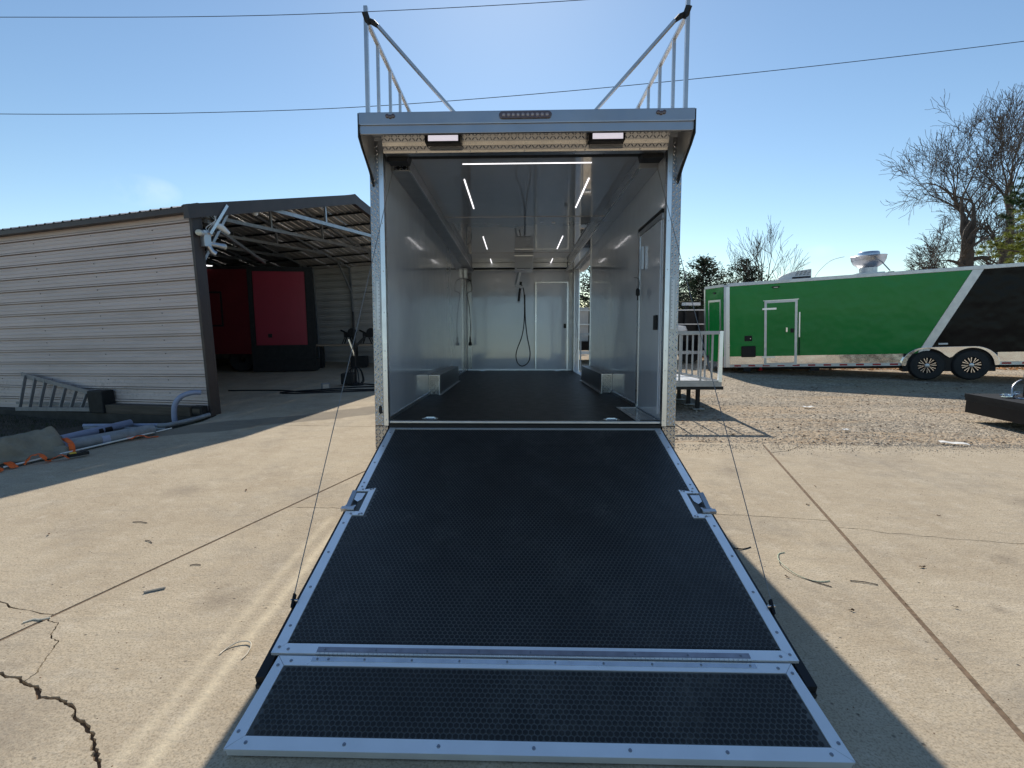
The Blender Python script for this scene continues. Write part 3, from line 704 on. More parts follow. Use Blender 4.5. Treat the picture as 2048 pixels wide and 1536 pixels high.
# --- side man door in the right wall and step plate
d = tp('side_door', A['wall'], 1.186, 1.1985, .16, .88, .05, 1.75)
for (y0, y1, z0, z1) in ((.885, .915, .04, 1.80), (.925, .945, .04, 1.80), (.12, .884, 1.755, 1.80)):
    tp('door_frame', A['alu'], 1.180, 1.1985, y0, y1, z0, z1, parent=d)
tp('door_seal', A['blackm'], 1.177, 1.1975, .10, .95, 1.803, 1.83, parent=d)
tp('door_latch', A['black'], 1.165, 1.185, .18, .27, .80, .93, bevel=.005, parent=d)
tp('door_lamp', A['alu_dull'], 1.155, 1.18, .70, .73, 1.40, 1.62, parent=d)
st = tp('step_plate', A['tread_xy'], 1.02, 1.18, .11, .90, .0031, .006)
for b in ((.98, 1.018, .07, .94), ): tp('step_edge', A['alu'], b[0], b[1], b[2], b[3], .0031, .009, parent=st)
tp('step_edge', A['alu'], 1.02, 1.18, .905, .94, .0031, .009, parent=st)
# --- running gear underneath
for s in (-1, 1):
    tp('chassis_rail', A['blackm'], *sorted((s*.5, s*.58)), .1, 8.2, -.30, -.161)
    for yw in (2.75, 3.62):
        wh = MB().lathe([(.19, s*1.075), (.34, s*1.075), (.365, s*1.10), (.365, s*1.26), (.34, s*1.285), (.2, s*1.288)], (0, yw, -.745+.048*yw+.365), 28, 'x').build('wheel', A['tyre'], T, smooth=True)
        MB().lathe([(.2, s*1.08), (.2, s*1.25), (.17, s*1.26), (.06, s*1.27), (.0005, s*1.28)], (0, yw, -.745+.048*yw+.365), 20, 'x').build('rim', A['alu'], wh, smooth=True)
tp('coupler', A['blackm'], -.06, .06, 7.3, 8.9, -.28, -.18)
tp('front_jack', A['blackm'], -.04, .04, 8.45, 8.53, -.36, .35)
# ---------------------------------------------------------------- ramp (local: x across, -u along, w normal)
RA = math.atan2(.64, 2.208)
ramp_ = MB()
ramp_.box(-1.192, 1.192, -2.30, -.02, -.048, -.012)
ramp_.box(-1.192, -1.15, -2.41, -2.30, -.048, -.012).box(1.15, 1.192, -2.41, -2.30, -.048, -.012)
RD = ramp_.build('ramp_door', A['black'], T); RD.location = (0, 0, -.045); RD.rotation_euler = (RA, 0, 0)
def rp(name, mat, *b, bevel=0): return bxo(name, mat, RD, *b, bevel=bevel)
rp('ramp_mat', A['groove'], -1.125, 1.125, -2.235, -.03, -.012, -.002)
FRW = .052
def rail(x0, x1, u0, u1, mitre=None):
    return rp('frame_rail', A['ramp_alu'], x0, x1, -u1, -u0, -.011, .004, bevel=.0012)
A['ramp_alu'] = pbr('anodised_ramp_trim', (.88, .89, .90), .30, .6, .04, 7, .08, 220, .0006, rv=.06)
def qd(name, pts, mat=None, h0=-.011, h1=.004): return MB().prism([(p[0], -p[1]) for p in pts], h0, h1).build(name, mat or A['ramp_alu'], RD)
g = .0012
for s in (-1, 1):
    xo, xi = s*1.17, s*(1.17-FRW)
    qd('frame_rail', [(xo, .02), (xi, .02), (xi, .985), (xo, .985)])
    qd('frame_rail', [(xo, 1.262), (xi, 1.262), (xi, 2.30-FRW), (xo, 2.30)])
    # pocket surround
    xp = s*1.045; xq = s*1.085
    qd('pocket_trim', [(xo, .986), (xi, .986), (xp, .965), (xq, 1.005), (xo, 1.005)])
    qd('pocket_trim', [(xp, .966), (xp, 1.275), (xq, 1.235), (xq, 1.006)])
    qd('pocket_trim', [(xq, 1.237), (xp, 1.277), (xi, 1.277), (xo, 1.261), (xo, 1.237)])
    rp('latch_pocket', A['black'], *sorted((s*1.087, s*1.19)), -1.236, -1.007, -.0118, -.008)
    lt = MB().prism([(s*1.10, -1.03), (s*1.165, -1.03), (s*1.16, -1.10), (s*1.125, -1.13), (s*1.105, -1.10)], -.008, .004).build('latch_plate', A['chrome'], RD)
    MB().beam((s*1.165, -1.20, .012), (s*1.15, -1.08, .055), .03, .012).build('latch_lever', A['alu_dull'], RD)
    MB().beam((s*1.12, -1.215, .006), (s*1.205, -1.215, .006), .03, .022).build('latch_keeper', A['alu_dull'], RD)
    rp('latch_keeper', A['chrome'], *sorted((s*1.12, s*1.19)), -1.195, -1.18, -.006, .012)
    # cable lug
    MB().beam((s*1.19, -2.03, -.01), (s*1.195, -1.97, .022), .010, .028).build('cable_lug', A['black'], RD)
    MB().tube([(s*1.17, -2.0, .012), (s*1.205, -2.0, .012)], .006, 8).build('lug_bolt', A['chrome'], RD)
    rp('ramp_foot', A['tyre'], *sorted((s*1.145, s*1.193)), -2.42, -2.34, -.070, -.0485)
qd('frame_rail', [(-1.17, 2.3012), (-1.17+FRW, 2.3012-FRW), (1.17-FRW, 2.3012-FRW), (1.17, 2.3012)])
rp('frame_rail', A['ramp_alu'], -1.115, 1.115, -.045, -.02, -.011, .003)
# hinge
A['hinge'] = pbr('hinge_steel', (.34, .33, .36), .35, 1, .15, 20)
hg = rp('piano_hinge', A['hinge'], -.965, .965, -2.292, -2.268, .0042, .0065)
kn = MB()
for i in range(96):
    x = -.965+i*.0201; kn.tube([(x, -2.302, .006), (x+.0185, -2.302, .006)], .0055, 6)
kn.build('knuckles', A['alu_dull'], hg)['kind'] = 'stuff'
def screws(pts, parent, z=.004, r=.0075):
    m = MB()
    for x, u in pts: m.lathe([(r, z), (r*.85, z+.003), (r*.3, z+.0042), (.0003, z+.0042)], (x, -u, 0), 10)
    o = m.build('screws', A['screw'], parent, smooth=True); o['kind'] = 'stuff'; return o
A['screw'] = pbr('screw_heads', (.30, .32, .36), .35, 1, .1, 30)
sp_ = []
for s in (-1, 1):
    for u in (.12, .36, .62, .90, 1.36, 1.63, 1.90, 2.15, 2.27): sp_.append((s*1.145, u))
    sp_ += [(s*1.06, .978), (s*1.075, .985), (s*1.13, .985), (s*1.06, 1.262), (s*1.075, 1.267), (s*1.13, 1.262), (s*1.10, 2.28), (s*1.145, .95)]
screws(sp_, RD)
screws([(-.93+i*.232, 2.280) for i in range(9)], RD, .0065, .0055)
# hex rubber nubs
HXM = {}
def hexfield(x0, x1, u0, u1, z, excl, parent, par=None, p=.0235):
    m = MB(); r = p/math.sqrt(3)*.84; r2_ = r*.80; dy = p*math.sqrt(3)/2; j = 0; u = u0+p/2
    ca = [(math.cos(math.pi/6+k*math.pi/3), math.sin(math.pi/6+k*math.pi/3)) for k in range(6)]
    while u < u1-p/2:
        x = x0+p/2+(p/2 if j % 2 else 0)
        while x < x1-p/2:
            if not excl(x, u):
                n = len(m.v)
                m.v += [(x+a*r, -u+b*r, z) for a, b in ca] + [(x+a*r2_, -u+b*r2_, z+.0020) for a, b in ca]
                m.f += [(n+i, n+(i+1) % 6, n+6+(i+1) % 6, n+6+i) for i in range(6)] + [tuple(n+6+i for i in range(6))]
            x += p
        u += dy; j += 1
    me = bpy.data.meshes.new('hex_studs'); me.from_pydata(m.v, [], m.f); me.materials.append(A['rubber2'])
    o = bpy.data.objects.new('hex_studs', me); COL.objects.link(o); o.parent = parent; o['kind'] = 'stuff'; return o
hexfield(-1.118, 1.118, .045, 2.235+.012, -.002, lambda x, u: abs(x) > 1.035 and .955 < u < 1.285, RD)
# ---------------------------------------------------------------- flap
FA = math.atan2(.131, .372)
FB = MB().prism([(-1.13, -.004), (1.13, -.004), (1.17, -.392), (-1.17, -.392)], -.040, -.008).build('ramp_flap', A['ramp_alu'], T)
FB.location = (0, -2.208-.004, -.6905-.002); FB.rotation_euler = (FA, 0, 0)
def qf(name, pts, mat=None, h0=-.0078, h1=.004): return MB().prism([(p[0], -p[1]) for p in pts], h0, h1).build(name, mat or A['ramp_alu'], FB)
F1 = .052
qf('frame_rail', [(-1.13, .004), (-1.135+F1*.9, .05), (1.135-F1*.9, .05), (1.13, .004)])
qf('frame_rail', [(-1.172, .396), (-1.166+F1, .346), (1.166-F1, .346), (1.172, .396)])
for s in (-1, 1):
    qf('frame_rail', [(s*1.1315, .005), (s*(1.1365-F1*.9), .051), (s*(1.1665-F1), .345), (s*1.1735, .395)])
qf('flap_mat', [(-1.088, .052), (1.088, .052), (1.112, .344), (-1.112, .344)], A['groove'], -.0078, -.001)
bxo('hinge_leaf', A['chrome'], FB, -.975, .975, -.030, -.010, .0042, .0062)
screws([(-.95+i*.211, .020) for i in range(10)], FB, .0062, .0055)
fs = []
for s in (-1, 1): fs += [(s*1.115, .05), (s*1.065, .028), (s*1.148, .33), (s*1.10, .37)]
screws(fs+[(-.9+.0, .02)]+[(x, .37) for x in (-.72, -.36, 0, .36, .72)], FB)
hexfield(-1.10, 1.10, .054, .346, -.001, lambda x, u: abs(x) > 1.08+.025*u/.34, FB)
# ---------------------------------------------------------------- ramp cables
for s in (-1, 1):
    a = Vector((s*1.12, .09, 2.19)); b = Vector((s*1.196, -1.905, -.572))
    MB().tube([a, a.lerp(b, .5)+Vector((0, 0, -.015)), b], .0027, 5).build('ramp_cable', A['wire'], T)
# ================================================================ cords and hose inside the trailer
def tw(p): return RT@Vector(p)+Vector((.0654, 4.303, .743))
def ctube(pts, n=8):
    """smooth curve through points"""
    P = [Vector(p) for p in pts]; out = []
    for i in range(len(P)-1):
        p0, p1, p2, p3 = P[max(i-1, 0)], P[i], P[i+1], P[min(i+2, len(P)-1)]
        for k in range(n):
            t = k/n; out.append(.5*((2*p1)+(p2-p0)*t+(2*p0-5*p1+4*p2-p3)*t*t+(3*p1-p0-3*p2+p3)*t**3))
    out.append(P[-1]); return out
hp = [tw(p) for p in ((.03, 6.9, 1.93), (.10, 6.95, 1.75), (.11, 7.0, 1.2), (.06, 7.02, .8), (-.07, 7.02, .42), (-.05, 7.0, .2), (.06, 6.98, .11), (.2, 7.0, .2), (.24, 7.02, .42), (.17, 7.02, .8), (.13, 7.0, 1.2), (.12, 6.98, 1.7))]
t = thing('hanging_hose', 'black hose looping down from the white arm in front of the far interior wall', 'hose', tw((.06, 6.98, .11)))
MB().tube([p-t.location for p in ctube(hp)], .011, 7).build('loop', A['black'], t, smooth=True)
MB().beam(tw((.03, 6.88, 1.97))-t.location, tw((-.02, 6.86, 1.55))-t.location, .03, .04).build('nozzle', A['black'], t)
cp = [tw(p) for p in ((-1.12, 6.5, 2.0), (-1.04, 6.5, 1.93), (-1.02, 6.5, 1.75), (-1.12, 6.52, 1.68), (-1.08, 6.55, 1.4), (-1.05, 6.5, 1.0), (-1.06, 6.5, .78))]
t = thing('hanging_power_cord', 'black power cord dangling from the junction box in the left far corner', 'cord', tw((-1.06, 6.5, .60)))
MB().tube([p-t.location for p in ctube(cp)], .008, 6).build('cable', A['black'], t, smooth=True)
MB().lathe([(.012, .2), (.018, .15), (.02, .08), (.04, .04), (.04, 0), (.0005, 0)], (0, 0, -.02), 12).build('plug', A['black'], t)
cp = [tw(p) for p in ((1.17, 1.05, 1.36), (1.16, .85, 1.33), (1.15, .75, 1.28), (1.14, .72, 1.22))]
t = thing('hanging_lamp_cord', 'short black cord and socket dangling beside the side door frame', 'cord', tw((1.13, .72, 1.1)))
MB().tube([p-t.location for p in ctube(cp)], .004, 6).build('cable', A['black'], t)
MB().lathe([(.008, .12), (.02, .10), (.02, .05), (.006, .04), (.006, 0), (.0005, 0)], (0, 0, 0), 10).build('socket', A['black'], t)
# ================================================================ side platform with railing
PD = thing('porch_platform', 'aluminium side platform with open railings beside the trailer on black legs', 'platform', (.0654, 4.303, .743), (TH, 0, 0))
def pp(name, mat, *b, parent=None): return bxo(name, mat, parent or PD, *b)
PX0, PX1, PY0, PY1 = 1.34, 3.44, 4.34, 6.80
n = 9
for i in range(n):
    a = PX0+i*(PX1-PX0-.06)/n; pp('deck_plank', A['alu_deck'] if 0 else A['alu'], a, a+(PX1-PX0-.06)/n-.008, PY0+.04, PY1-.04, -.06, -.035)
for b in ((PX0, PX1, PY0, PY0+.038), (PX0, PX1, PY1-.038, PY1), (PX1-.055, PX1, PY0+.04, PY1-.04)):
    pp('edge_beam', A['rail'], *b, -.10, -.028)
pp('under_frame', A['blackm'], PX0, PX1+.04, PY0+.02, PY1-.02, -.155, -.101)
def rl(a, b, posts):
    _q = MB().beam((*a, .82), (*b, .82), .05, .055).build('top_rail', A['rail'], PD)
    MB().beam((*a, .02-.03), (*b, .02-.03), .03, .03).build('bottom_rail', A['rail'], PD)
    a, b = Vector(a), Vector(b)
    for k in posts:
        p = a.lerp(b, k); MB().box(p.x-.014, p.x+.014, p.y-.014, p.y+.014, .005, .7925).build('baluster', A['rail'], PD)
rl((PX0, PY0+.02), (PX1, PY0+.02), [1-i*.36/2.1-.17 for i in range(5)])
rl((PX1-.025, PY0+.06), (PX1-.025, PY1-.06), [i/7 for i in range(1, 7)])
rl((PX0, PY1-.02), (PX1, PY1-.02), [i/6 for i in range(0, 6)])
for x, y in ((PX1-.03, PY0+.015), (PX1-.03, PY1-.015)): pp('corner_post', A['alu'], x-.03, x+.03, y-.025, y+.025, -.02, .848)
for x, y in ((PX1-.03, PY0+.0), ): pp('post_cap', A['black'], x-.032, x+.034, y-.014, y+.044, .8485, .862)
for i, (x, y) in enumerate(((3.14, 4.62), (3.14, 5.1), (3.14, 5.65), (3.14, 6.5), (2.2, 6.5), (1.5, 6.5))):
    gz = -.745+.048*y
    l = pp('leg', A['blackm'], x-.03, x+.03, y-.03, y+.03, gz+.012, -.156)
    pp('foot_plate', A['rail'], x-.10, x+.10, y-.08, y+.08, gz, gz+.012, parent=l)
# ================================================================ CARPORT on the left (local x: out of the mouth, y: along the mouth, z up)
CK = Vector((-5.1, 8.3, 0)); CR = (0, -.03, -.2787)
W_, RISE, EV = 8.8, 1.08, 3.44; LEN = 12.0
SH = thing('metal_carport', 'brown trimmed metal carport with beige ribbed side wall and an open gable mouth', 'carport', CK, CR)
def sp(name, mat, *b, parent=None, bevel=0): return bxo(name, mat, parent or SH, *b, bevel=bevel)
def rz(y): return EV+RISE*(1-abs(y-W_/2)/(W_/2))
# ribbed siding: horizontal sheets; profile in (z, depth)
def rib_profile(z0, n=4, pitch=.2286):
    P = []
    for i in range(n):
        z = z0+i*pitch
        P += [(z, 0), (z+.055, 0), (z+.058, .009), (z+.072, .009), (z+.080, 0), (z+.125, 0), (z+.128, .009), (z+.142, .009), (z+.150, 0), (z+.172, 0), (z+.173, -.05), (z+.190, -.05), (z+.191, .028), (z+.213, .028), (z+.214, -.05), (z+.227, -.05), (z+.2275, 0)]
    P.append((z0+n*pitch, 0)); return P
def sheet(x0, x1, ypos, sgn, z0, n, mat, name='siding_panel', zmax=None, slope=None):
    m = MB(); prof = rib_profile(z0, n)
    for (za, da), (zb, db) in zip(prof, prof[1:]):
        if zmax and zb > zmax: zb = zmax
        if zmax and za >= zmax: break
        m.quad((x0, ypos+sgn*da, za), (x1, ypos+sgn*da, za), (x1, ypos+sgn*db, zb), (x0, ypos+sgn*db, zb))
    m.box(x0, x1, ypos-sgn*.056-.001, ypos-sgn*.056+.001, z0+.001, min(z0+n*.2286, zmax or 99)-.001)
    return m.build(name, mat, SH)
for zi in range(4):
    for (xa, xb) in ((-6.0, -.035), (-LEN, -6.004)):
        sheet(xa, xb, -.08, -1, .02+zi*.9144, 4, A['siding'], zmax=EV-.05)
for zi in range(4): sheet(-LEN, -.05, W_+.16, 1, .04+zi*.9144, 4, A['siding_in'], zmax=EV-.02)
# inner faces of far wall: ribs towards the inside
for zi in range(4): sheet(-LEN+.1, -.05, W_+.035, -1, .04+zi*.9144, 4, A['siding_in'], name='inner_wall_panel', zmax=EV-.02)
# far gable closed
fg = MB().prism([(-.05, 0), (W_+.05, 0), (W_+.05, EV), (W_/2, EV+RISE), (-.05, EV)], -LEN-.03, -LEN, 'x').build('rear_gable_wall', A['siding_in'], SH)
# screws in rows on the siding
sc = MB()
for x in (-.9, -2.35, -3.85, -5.3):
    for i in range(15):
        z = .1+i*.2286+random.choice((0, .02, .0)); sc.lathe([(.012, -.0845), (.008, -.089), (.0005, -.090)], (x+random.uniform(-.02, .02), 0, z+.04), 6, 'y')
sc.build('siding_screws', A['brown'], SH)['kind'] = 'stuff'
# mud splash low on the wall is part of the siding finish; base angle
sp('base_rail', A['blackm'], -LEN, 0, -.07, .0, .0, .05)
# frames
nfr = 8
for i in range(nfr):
    x = -.06-i*1.52
    m = A['steel']
    if i == 0:
        sp('corner_trim', A['brown'], -.045, .015, -.12, .02, -.12, EV-.06, bevel=.008)
        sp('mouth_jamb', A['brown'], -.12, .012, .022, .075, -.1, EV+.05)
    sp('frame_post', m, x-.03, x+.03, .04, .10, 0, EV)
    sp('frame_post', m, x-.03, x+.03, W_-.06, W_, 0, EV)
    a = (x, .02, EV-.06); pk = (x, W_/2, EV+RISE-.08); b = (x, W_-.02, EV-.06)
    MB().beam(a, pk, .06, .06).build('rafter', m, SH); MB().beam(pk, b, .06, .06).build('rafter', m, SH)
    tie = MB().beam((x, 1.35, 3.72), (x, W_-1.35, 3.72), .05, .075).build('collar_tie', m if i else A['alu_tie'] if 'alu_tie' in A else m, SH)
    for y in (1.9, 3.45, W_-3.45, W_-1.9):
        MB().beam((x, y, 3.76), (x, y, rz(y)-.1), .045, .045, (0, 1, 0)).build('web_strut', m, SH)
    for (y, s) in ((.10, 1), (W_-.06, -1)):
        MB().beam((x, y, EV-.85), (x, y+s*.62, rz(y+s*.62)-.11), .045, .045, (0, 1, 0)).build('knee_brace', m, SH)
# lower long chord beams seen in the mouth
MB().beam((-.10, .25, 3.25), (-2.9, 4.6, 3.15), .05, .06).build('cross_brace', A['steel'], SH)
# purlins
for k in range(7):
    for sgn in (0, 1):
        y = .35+k*.66; y = y if sgn == 0 else W_-y
        if sgn and k == 6: continue
        MB().beam((-LEN, y, rz(y)-.035), (-.02, y, rz(y)-.035), .07, .035).build('purlin', A['blackm'], SH)
# roof sheets: ribs run from eave to ridge
def roof_sheet(x0, x1, side):
    m = MB(); prof = []
    x = x0
    while x < x1-.01:
        for dx, h in ((0, 0), (.07, 0), (.075, .004), (.085, .004), (.09, 0), (.15, 0), (.165, .022), (.195, .022), (.21, 0)):
            prof.append((min(x+dx, x1), h))
        x += .229
    prof.append((x1, 0))
    ya, yb = (-.24, W_/2) if side == 0 else (W_+.24, W_/2)
    za = EV-.24*RISE/(W_/2); zb = EV+RISE
    for (xa, ha), (xb, hb) in zip(prof, prof[1:]):
        m.quad((xa, ya, za+ha), (xb, ya, za+hb), (xb, yb, zb+hb), (xa, yb, zb+ha))
    return m.build('roof_panel', A['roofm'], SH)
i = 0; x = -LEN-.1
while x < .05:
    x1 = min(x+.916, .10)
    roof_sheet(x, x1-.003, 0); roof_sheet(x, x1-.003, 1); x = x1
    if x >= .099: break
MB().prism([(W_/2-.2, EV+RISE-.02), (W_/2, EV+RISE+.045), (W_/2+.2, EV+RISE-.02), (W_/2, EV+RISE+.034)], -LEN-.1, .13, 'x').build('ridge_cap', A['brown'], SH)
# eave and gable trim
sp('eave_trim', A['brown'], -LEN-.1, .02, -.25, -.135, EV-.15, EV-.075)
sp('eave_soffit', A['brown'], -LEN, -.19, -.134, -.09, EV-.14, EV-.06)
for s in (0, 1):
    y0, y1 = (-.26, W_/2) if s == 0 else (W_+.26, W_/2)
    z0 = EV-.26*RISE/(W_/2); z1 = EV+RISE
    MB().prism([(y0, z0-.19), (y1, z1-.19), (y1, z1+.03), (y0, z0+.03)], .0165, .125, 'x').build('gable_trim', A['brown'], SH)
# tube lamps and floodlights
def W2(x, y, z): return SH_M@Vector((x, y, z))
SH_M = Matrix.Translation(CK)@Euler(CR).to_matrix().to_4x4()
fx = thing('security_light_cluster', 'cluster of pale floodlight heads and conduit on the carport corner post', 'light', W2(.02, .08, 2.95), CR)
MB().beam((.10, .02, .05), (.10, .42, .58), .05, .05).build('tube_lamp', A['alu'], fx)
MB().box(.0, .09, -.08, .05, -.16, .10).build('base_box', A['alu_dull'], fx, bevel=.006)
for (a, b) in (((.04, -.02, .04), (.10, -.18, .04)), ((.05, .03, -.10), (.12, .26, -.13))):
    h = MB().tube([a, tuple(Vector(a).lerp(Vector(b), .55)), b], [.03, .045, .052], 12).build('floodlight', A['alu_dull'], fx, smooth=True)
    dv = (Vector(b)-Vector(a)).normalized(); q = Vector(b)
    MB().tube([q+dv*.001, q+dv*.03, q+dv*.05], [.052, .046, .02], 12).build('lens', A['glass'], h, smooth=True)
MB().tube([(.06, -.01, -.12), (.08, .06, -.24), (.11, .10, -.27)], [.03, .045, .05], 10).build('floodlight', A['alu_dull'], fx, smooth=True)
MB().tube([(.05, .16, .23), (.10, .26, .20), (.12, .40, .11)], [.03, .055, .03], 10).build('camera_body', A['white'], fx, smooth=True)
rn = random.Random(3)
for k in range(5):
    pts = [(.06, .05, .1)]+[(.05+rn.uniform(-.03, .06), rn.uniform(0, .3), .15+j*.12) for j in range(4)]
    MB().tube(ctube(pts, 5), .006, 5).build('wire', A['white'] if k % 2 else A['black'], fx)
for (x, y, z, w_) in ((-4.6, 1.3, 3.08, .5), (-5.2, 4.9, 3.25, .5)):
    l = thing('shop_lamp', ['white tube lamp hanging left under the carport roof', 'white tube lamp hanging right under the carport roof'][y > 3], 'lamp', W2(x, y, z), (0, 0, CR[2]))
    MB().box(-.06, .06, -w_/2*.5, w_/2*.5, -.02, .0).build('tube', A['bulb'], l)
    MB().box(-.07, .07, -w_/2*.55, w_/2*.55, .001, .03).build('housing', A['blackm'], l)
    MB().beam((0, 0, .03), (0, 0, .62), .012, .012).build('drop_rod', A['blackm'], l)
l = thing('wall_flood_bulb', 'small pale round bulb fixed below the carport gable beam', 'lamp', W2(.02, 1.25, 3.55), CR)
MB().lathe([(.0005, -.05), (.03, -.045), (.05, -.02), (.05, .01), (.03, .03), (.02, .06), (.0005, .06)], (0, 0, 0), 12).build('bulb', A['white'], l, smooth=True)
# curb and elbow pipes
MB().box(-LEN, -.15, -.30, -.075, -.25, .015).build('base_curb', A['cglob'], SH, bevel=.01)
# red trailer parked inside
RT_ = thing('red_concession_trailer', 'dark framed trailer with a red end panel parked inside the carport', 'trailer', (-7.70, 14.45, 0), (0, 0, .22))
def rb(name, mat, *b, parent=None, bevel=0): return bxo(name, mat, parent or RT_, *b, bevel=bevel)
MB().prism([(0, .02), (1.78, .02), (1.0, 5), (-.6, 5)], .35, 3.06).build('body', A['blackm'], RT_)
rb('lower_frame', A['blackm'], -.0, 1.78, .0, .6, .03, .349)
p = rb('red_panel', A['red'], .14, 1.55, -.004, .0195, .80, 2.92)
rb('socket_cover', A['blackm'], .47, .58, -.012, -.0045, 1.02, 1.13, parent=p)
for b in ((-.0, .12, -.02, .0195, .351, 3.04), (1.57, 1.77, -.02, .0195, .351, 3.04), (.121, 1.569, -.015, .0195, 2.93, 3.04), (.121, 1.569, -.012, .0195, .351, .79)): rb('frame_bar', A['blackm'], *b)
MB().prism([(-.005, .0), (-2.6, .55), (-2.6, .60), (-.005, .06)], .55, 2.98).build('side_wall', A['shade_red'], RT_)
MB().prism([(-.75, .132), (-1.5, .292), (-1.5, .31), (-.75, .15)], 1.35, 2.35).build('serving_hatch', A['blackm'], RT_)
MB().prism([(-.80, .128), (-1.45, .268), (-1.45, .29), (-.8, .145)], 1.40, 2.30).build('hatch_panel', A['shade_red'], RT_)
MB().prism([(-.005, -.0), (-2.7, .57), (-2.7, .9), (-.005, .3)], 2.985, 3.06).build('roof_edge', A['blackm'], RT_)
for x in (-.4, -1.9):
    MB().lathe([(.1, .2), (.33, .2), (.35, .23), (.35, .42), (.33, .45), (.1, .45)], (x, .1-x*.2, .35), 20, 'y').build('wheel', A['tyre'], RT_, smooth=True)
# workbench with tools, stand, jug, hoses
wb = thing('long_workbench', 'low plank workbench at the back wall of the carport', 'bench', (-6.35, 15.6, 0), (0, 0, .12))
MB().box(0, 2.6, 0, .45, .70, .75).build('bench_top', A['plank'], wb)
for x in (.15, 1.2, 2.35): MB().box(x, x+.08, .1, .4, 0, .699).build('leg', A['blackm'], wb)
MB().box(1.1, 1.6, .05, .45, .02, .35).build('lower_shelf_box', A['blackm'], wb)
def machine(x, lab, sc_):
    m = thing('bench_machine', lab, 'tool', (x, 15.95, .75+.02))
    r = random.Random(int(x*100))
    MB().box(-.12, .14, -.1, .1, .20, .34).build('motor_body', A['blackm'], m, bevel=.02)
    MB().lathe([(.0005, -.14), (.14, -.14), (.15, -.12), (.15, -.1), (.0005, -.1)], (.16, 0, .34), 16, 'y').build('blade_guard', A['blackm'], m)
    MB().beam((.0, 0, .3), (-.25, .02, .42), .05, .05).build('handle', A['blackm'], m)
    for a in (-.18, .18):
        for b in (-.08, .08): MB().beam((a*.4, b, .22), (a, b*1.5, -.018), .03, .03).build('leg', A['blackm'], m)
machine(-5.35, 'black chop saw on splayed legs at the left of the workbench', 1)
machine(-4.75, 'black grinder standing at the right end of the workbench', 1)
st = thing('floor_jack_stand', 'black pole stand with hooks and handles at the carport mouth', 'stand', (-3.86, 11.9, 0))
MB().tube([(0, 0, .0), (0, 0, 1.75)], .025, 8).build('pole', A['blackm'], st)
MB().lathe([(.19, 0), (.19, .03), (.05, .06), (.03, .12)], (0, 0, 0), 16, cap=True).build('base', A['blackm'], st)
for k in range(7):
    a = k*.9; MB().tube(ctube([(0, 0, .45), (math.cos(a)*.14, math.sin(a)*.14, .36), (math.cos(a)*.2, math.sin(a)*.2, .12), (math.cos(a)*.15, math.sin(a)*.15, .04)], 4), .014, 6).build('hook', A['blackm'], st)
MB().beam((0, 0, .9), (.25, .05, 1.15), .05, .06).build('head', A['blackm'], st)
MB().beam((0, 0, .7), (-.12, -.03, 1.1), .04, .03).build('lever', A['chrome'], st)
MB().box(-.30, .0, -.2, .1, .03, .30).build('reel', A['blackm'], st, bevel=.04)
jg = thing('plastic_jug', 'off-white plastic jug standing by the rear carport wall', 'jug', (-3.95, 14.6, 0))
MB().prism([(-.12, -.09), (.12, -.09), (.12, .09), (-.12, .09)], 0, .34).build('body', A['white'], jg, bevel=.03)
MB().tube([(-.06, 0, .34), (-.05, 0, .42), (.06, 0, .42), (.07, 0, .33)], .016, 6).build('handle', A['white'], jg)
MB().lathe([(.03, .33), (.03, .37), (.0005, .375)], (.08, 0, 0), 10).build('cap', A['blackm'], jg)
hz = .012
for k, (pts, lab) in enumerate((([(-6.4, 10.9), (-5.3, 10.95), (-4.6, 10.75), (-3.9, 11.0), (-3.0, 11.1), (-2, 11.2)], 'black hose running straight across the carport floor'),
                ([(-2.2, 11.6), (-3.4, 11.55), (-4.3, 11.1), (-5.0, 10.72), (-5.06, 10.58), (-4.7, 10.52), (-3.8, 10.75), (-3.0, 10.95), (-2, 11.05)], 'black hose folded back in a long loop on the carport floor'),
                ([(-3.7, 12.0), (-3.3, 11.8), (-2.9, 11.55), (-2.2, 11.4)], 'black cable trailing from the pole stand'))):
    o = MB().tube([(p.x, p.y, hz) for p in ctube([(x, y, 0) for x, y in pts], 8)], .017, 6).build('floor_hose', A['black'], None, smooth=True)
    tag(o, lab, 'hose')
bx_ = thing('switch_box', 'small grey switch box lying among the hoses', 'box', (-4.33, 11.2, 0), (0, 0, .5))
MB().box(-.09, .09, -.06, .06, 0, .14).build('case', A['pvc'], bx_, bevel=.01)
MB().box(-.06, .06, -.068, -.061, .03, .12).build('lid', A['alu_dull'], bx_)

# ================================================================ things along the carport wall
def WL(d, z, off=.16): return SH_M@Vector((-d, -.08-off, z))
ux = (SH_M.to_3x3()@Vector((1, 0, 0))).normalized()
ld = thing('stepladder', 'aluminium stepladder lying on its side against the beige wall', 'ladder', WL(4.62, .02, .22), CR)
# local x along the wall (towards the mouth), tapering to the right
MB().beam((0, 0, .02), (2.15, 0, .06), .03, .07).build('side_rail', A['ladder'], ld)
MB().beam((.12, .1, .68), (2.05, .03, .36), .03, .07).build('side_rail', A['ladder'], ld)
for i in range(7):
    t = i/6.6; x0 = .10+t*1.85; MB().beam((x0, .01, .05), (x0+.17-.05*t, .08, .66-.30*t), .05, .018, (1, 0, 0)).build('tread', A['ladder'], ld)
MB().beam((-.3, .18, .10), (2.0, .14, .12), .025, .05).build('rear_rail', A['ladder'], ld)
MB().beam((.1, .2, .60), (2.0, .15, .33), .025, .05).build('rear_rail', A['ladder'], ld)
MB().box(2.05, 2.42, -.04, .18, .0, .40).build('top_cap', A['blackm'], ld, bevel=.02)
tb = thing('timber_beam', 'dark weathered timber beam resting on the curb under the siding', 'beam', WL(2.4, -.03, .13), CR)
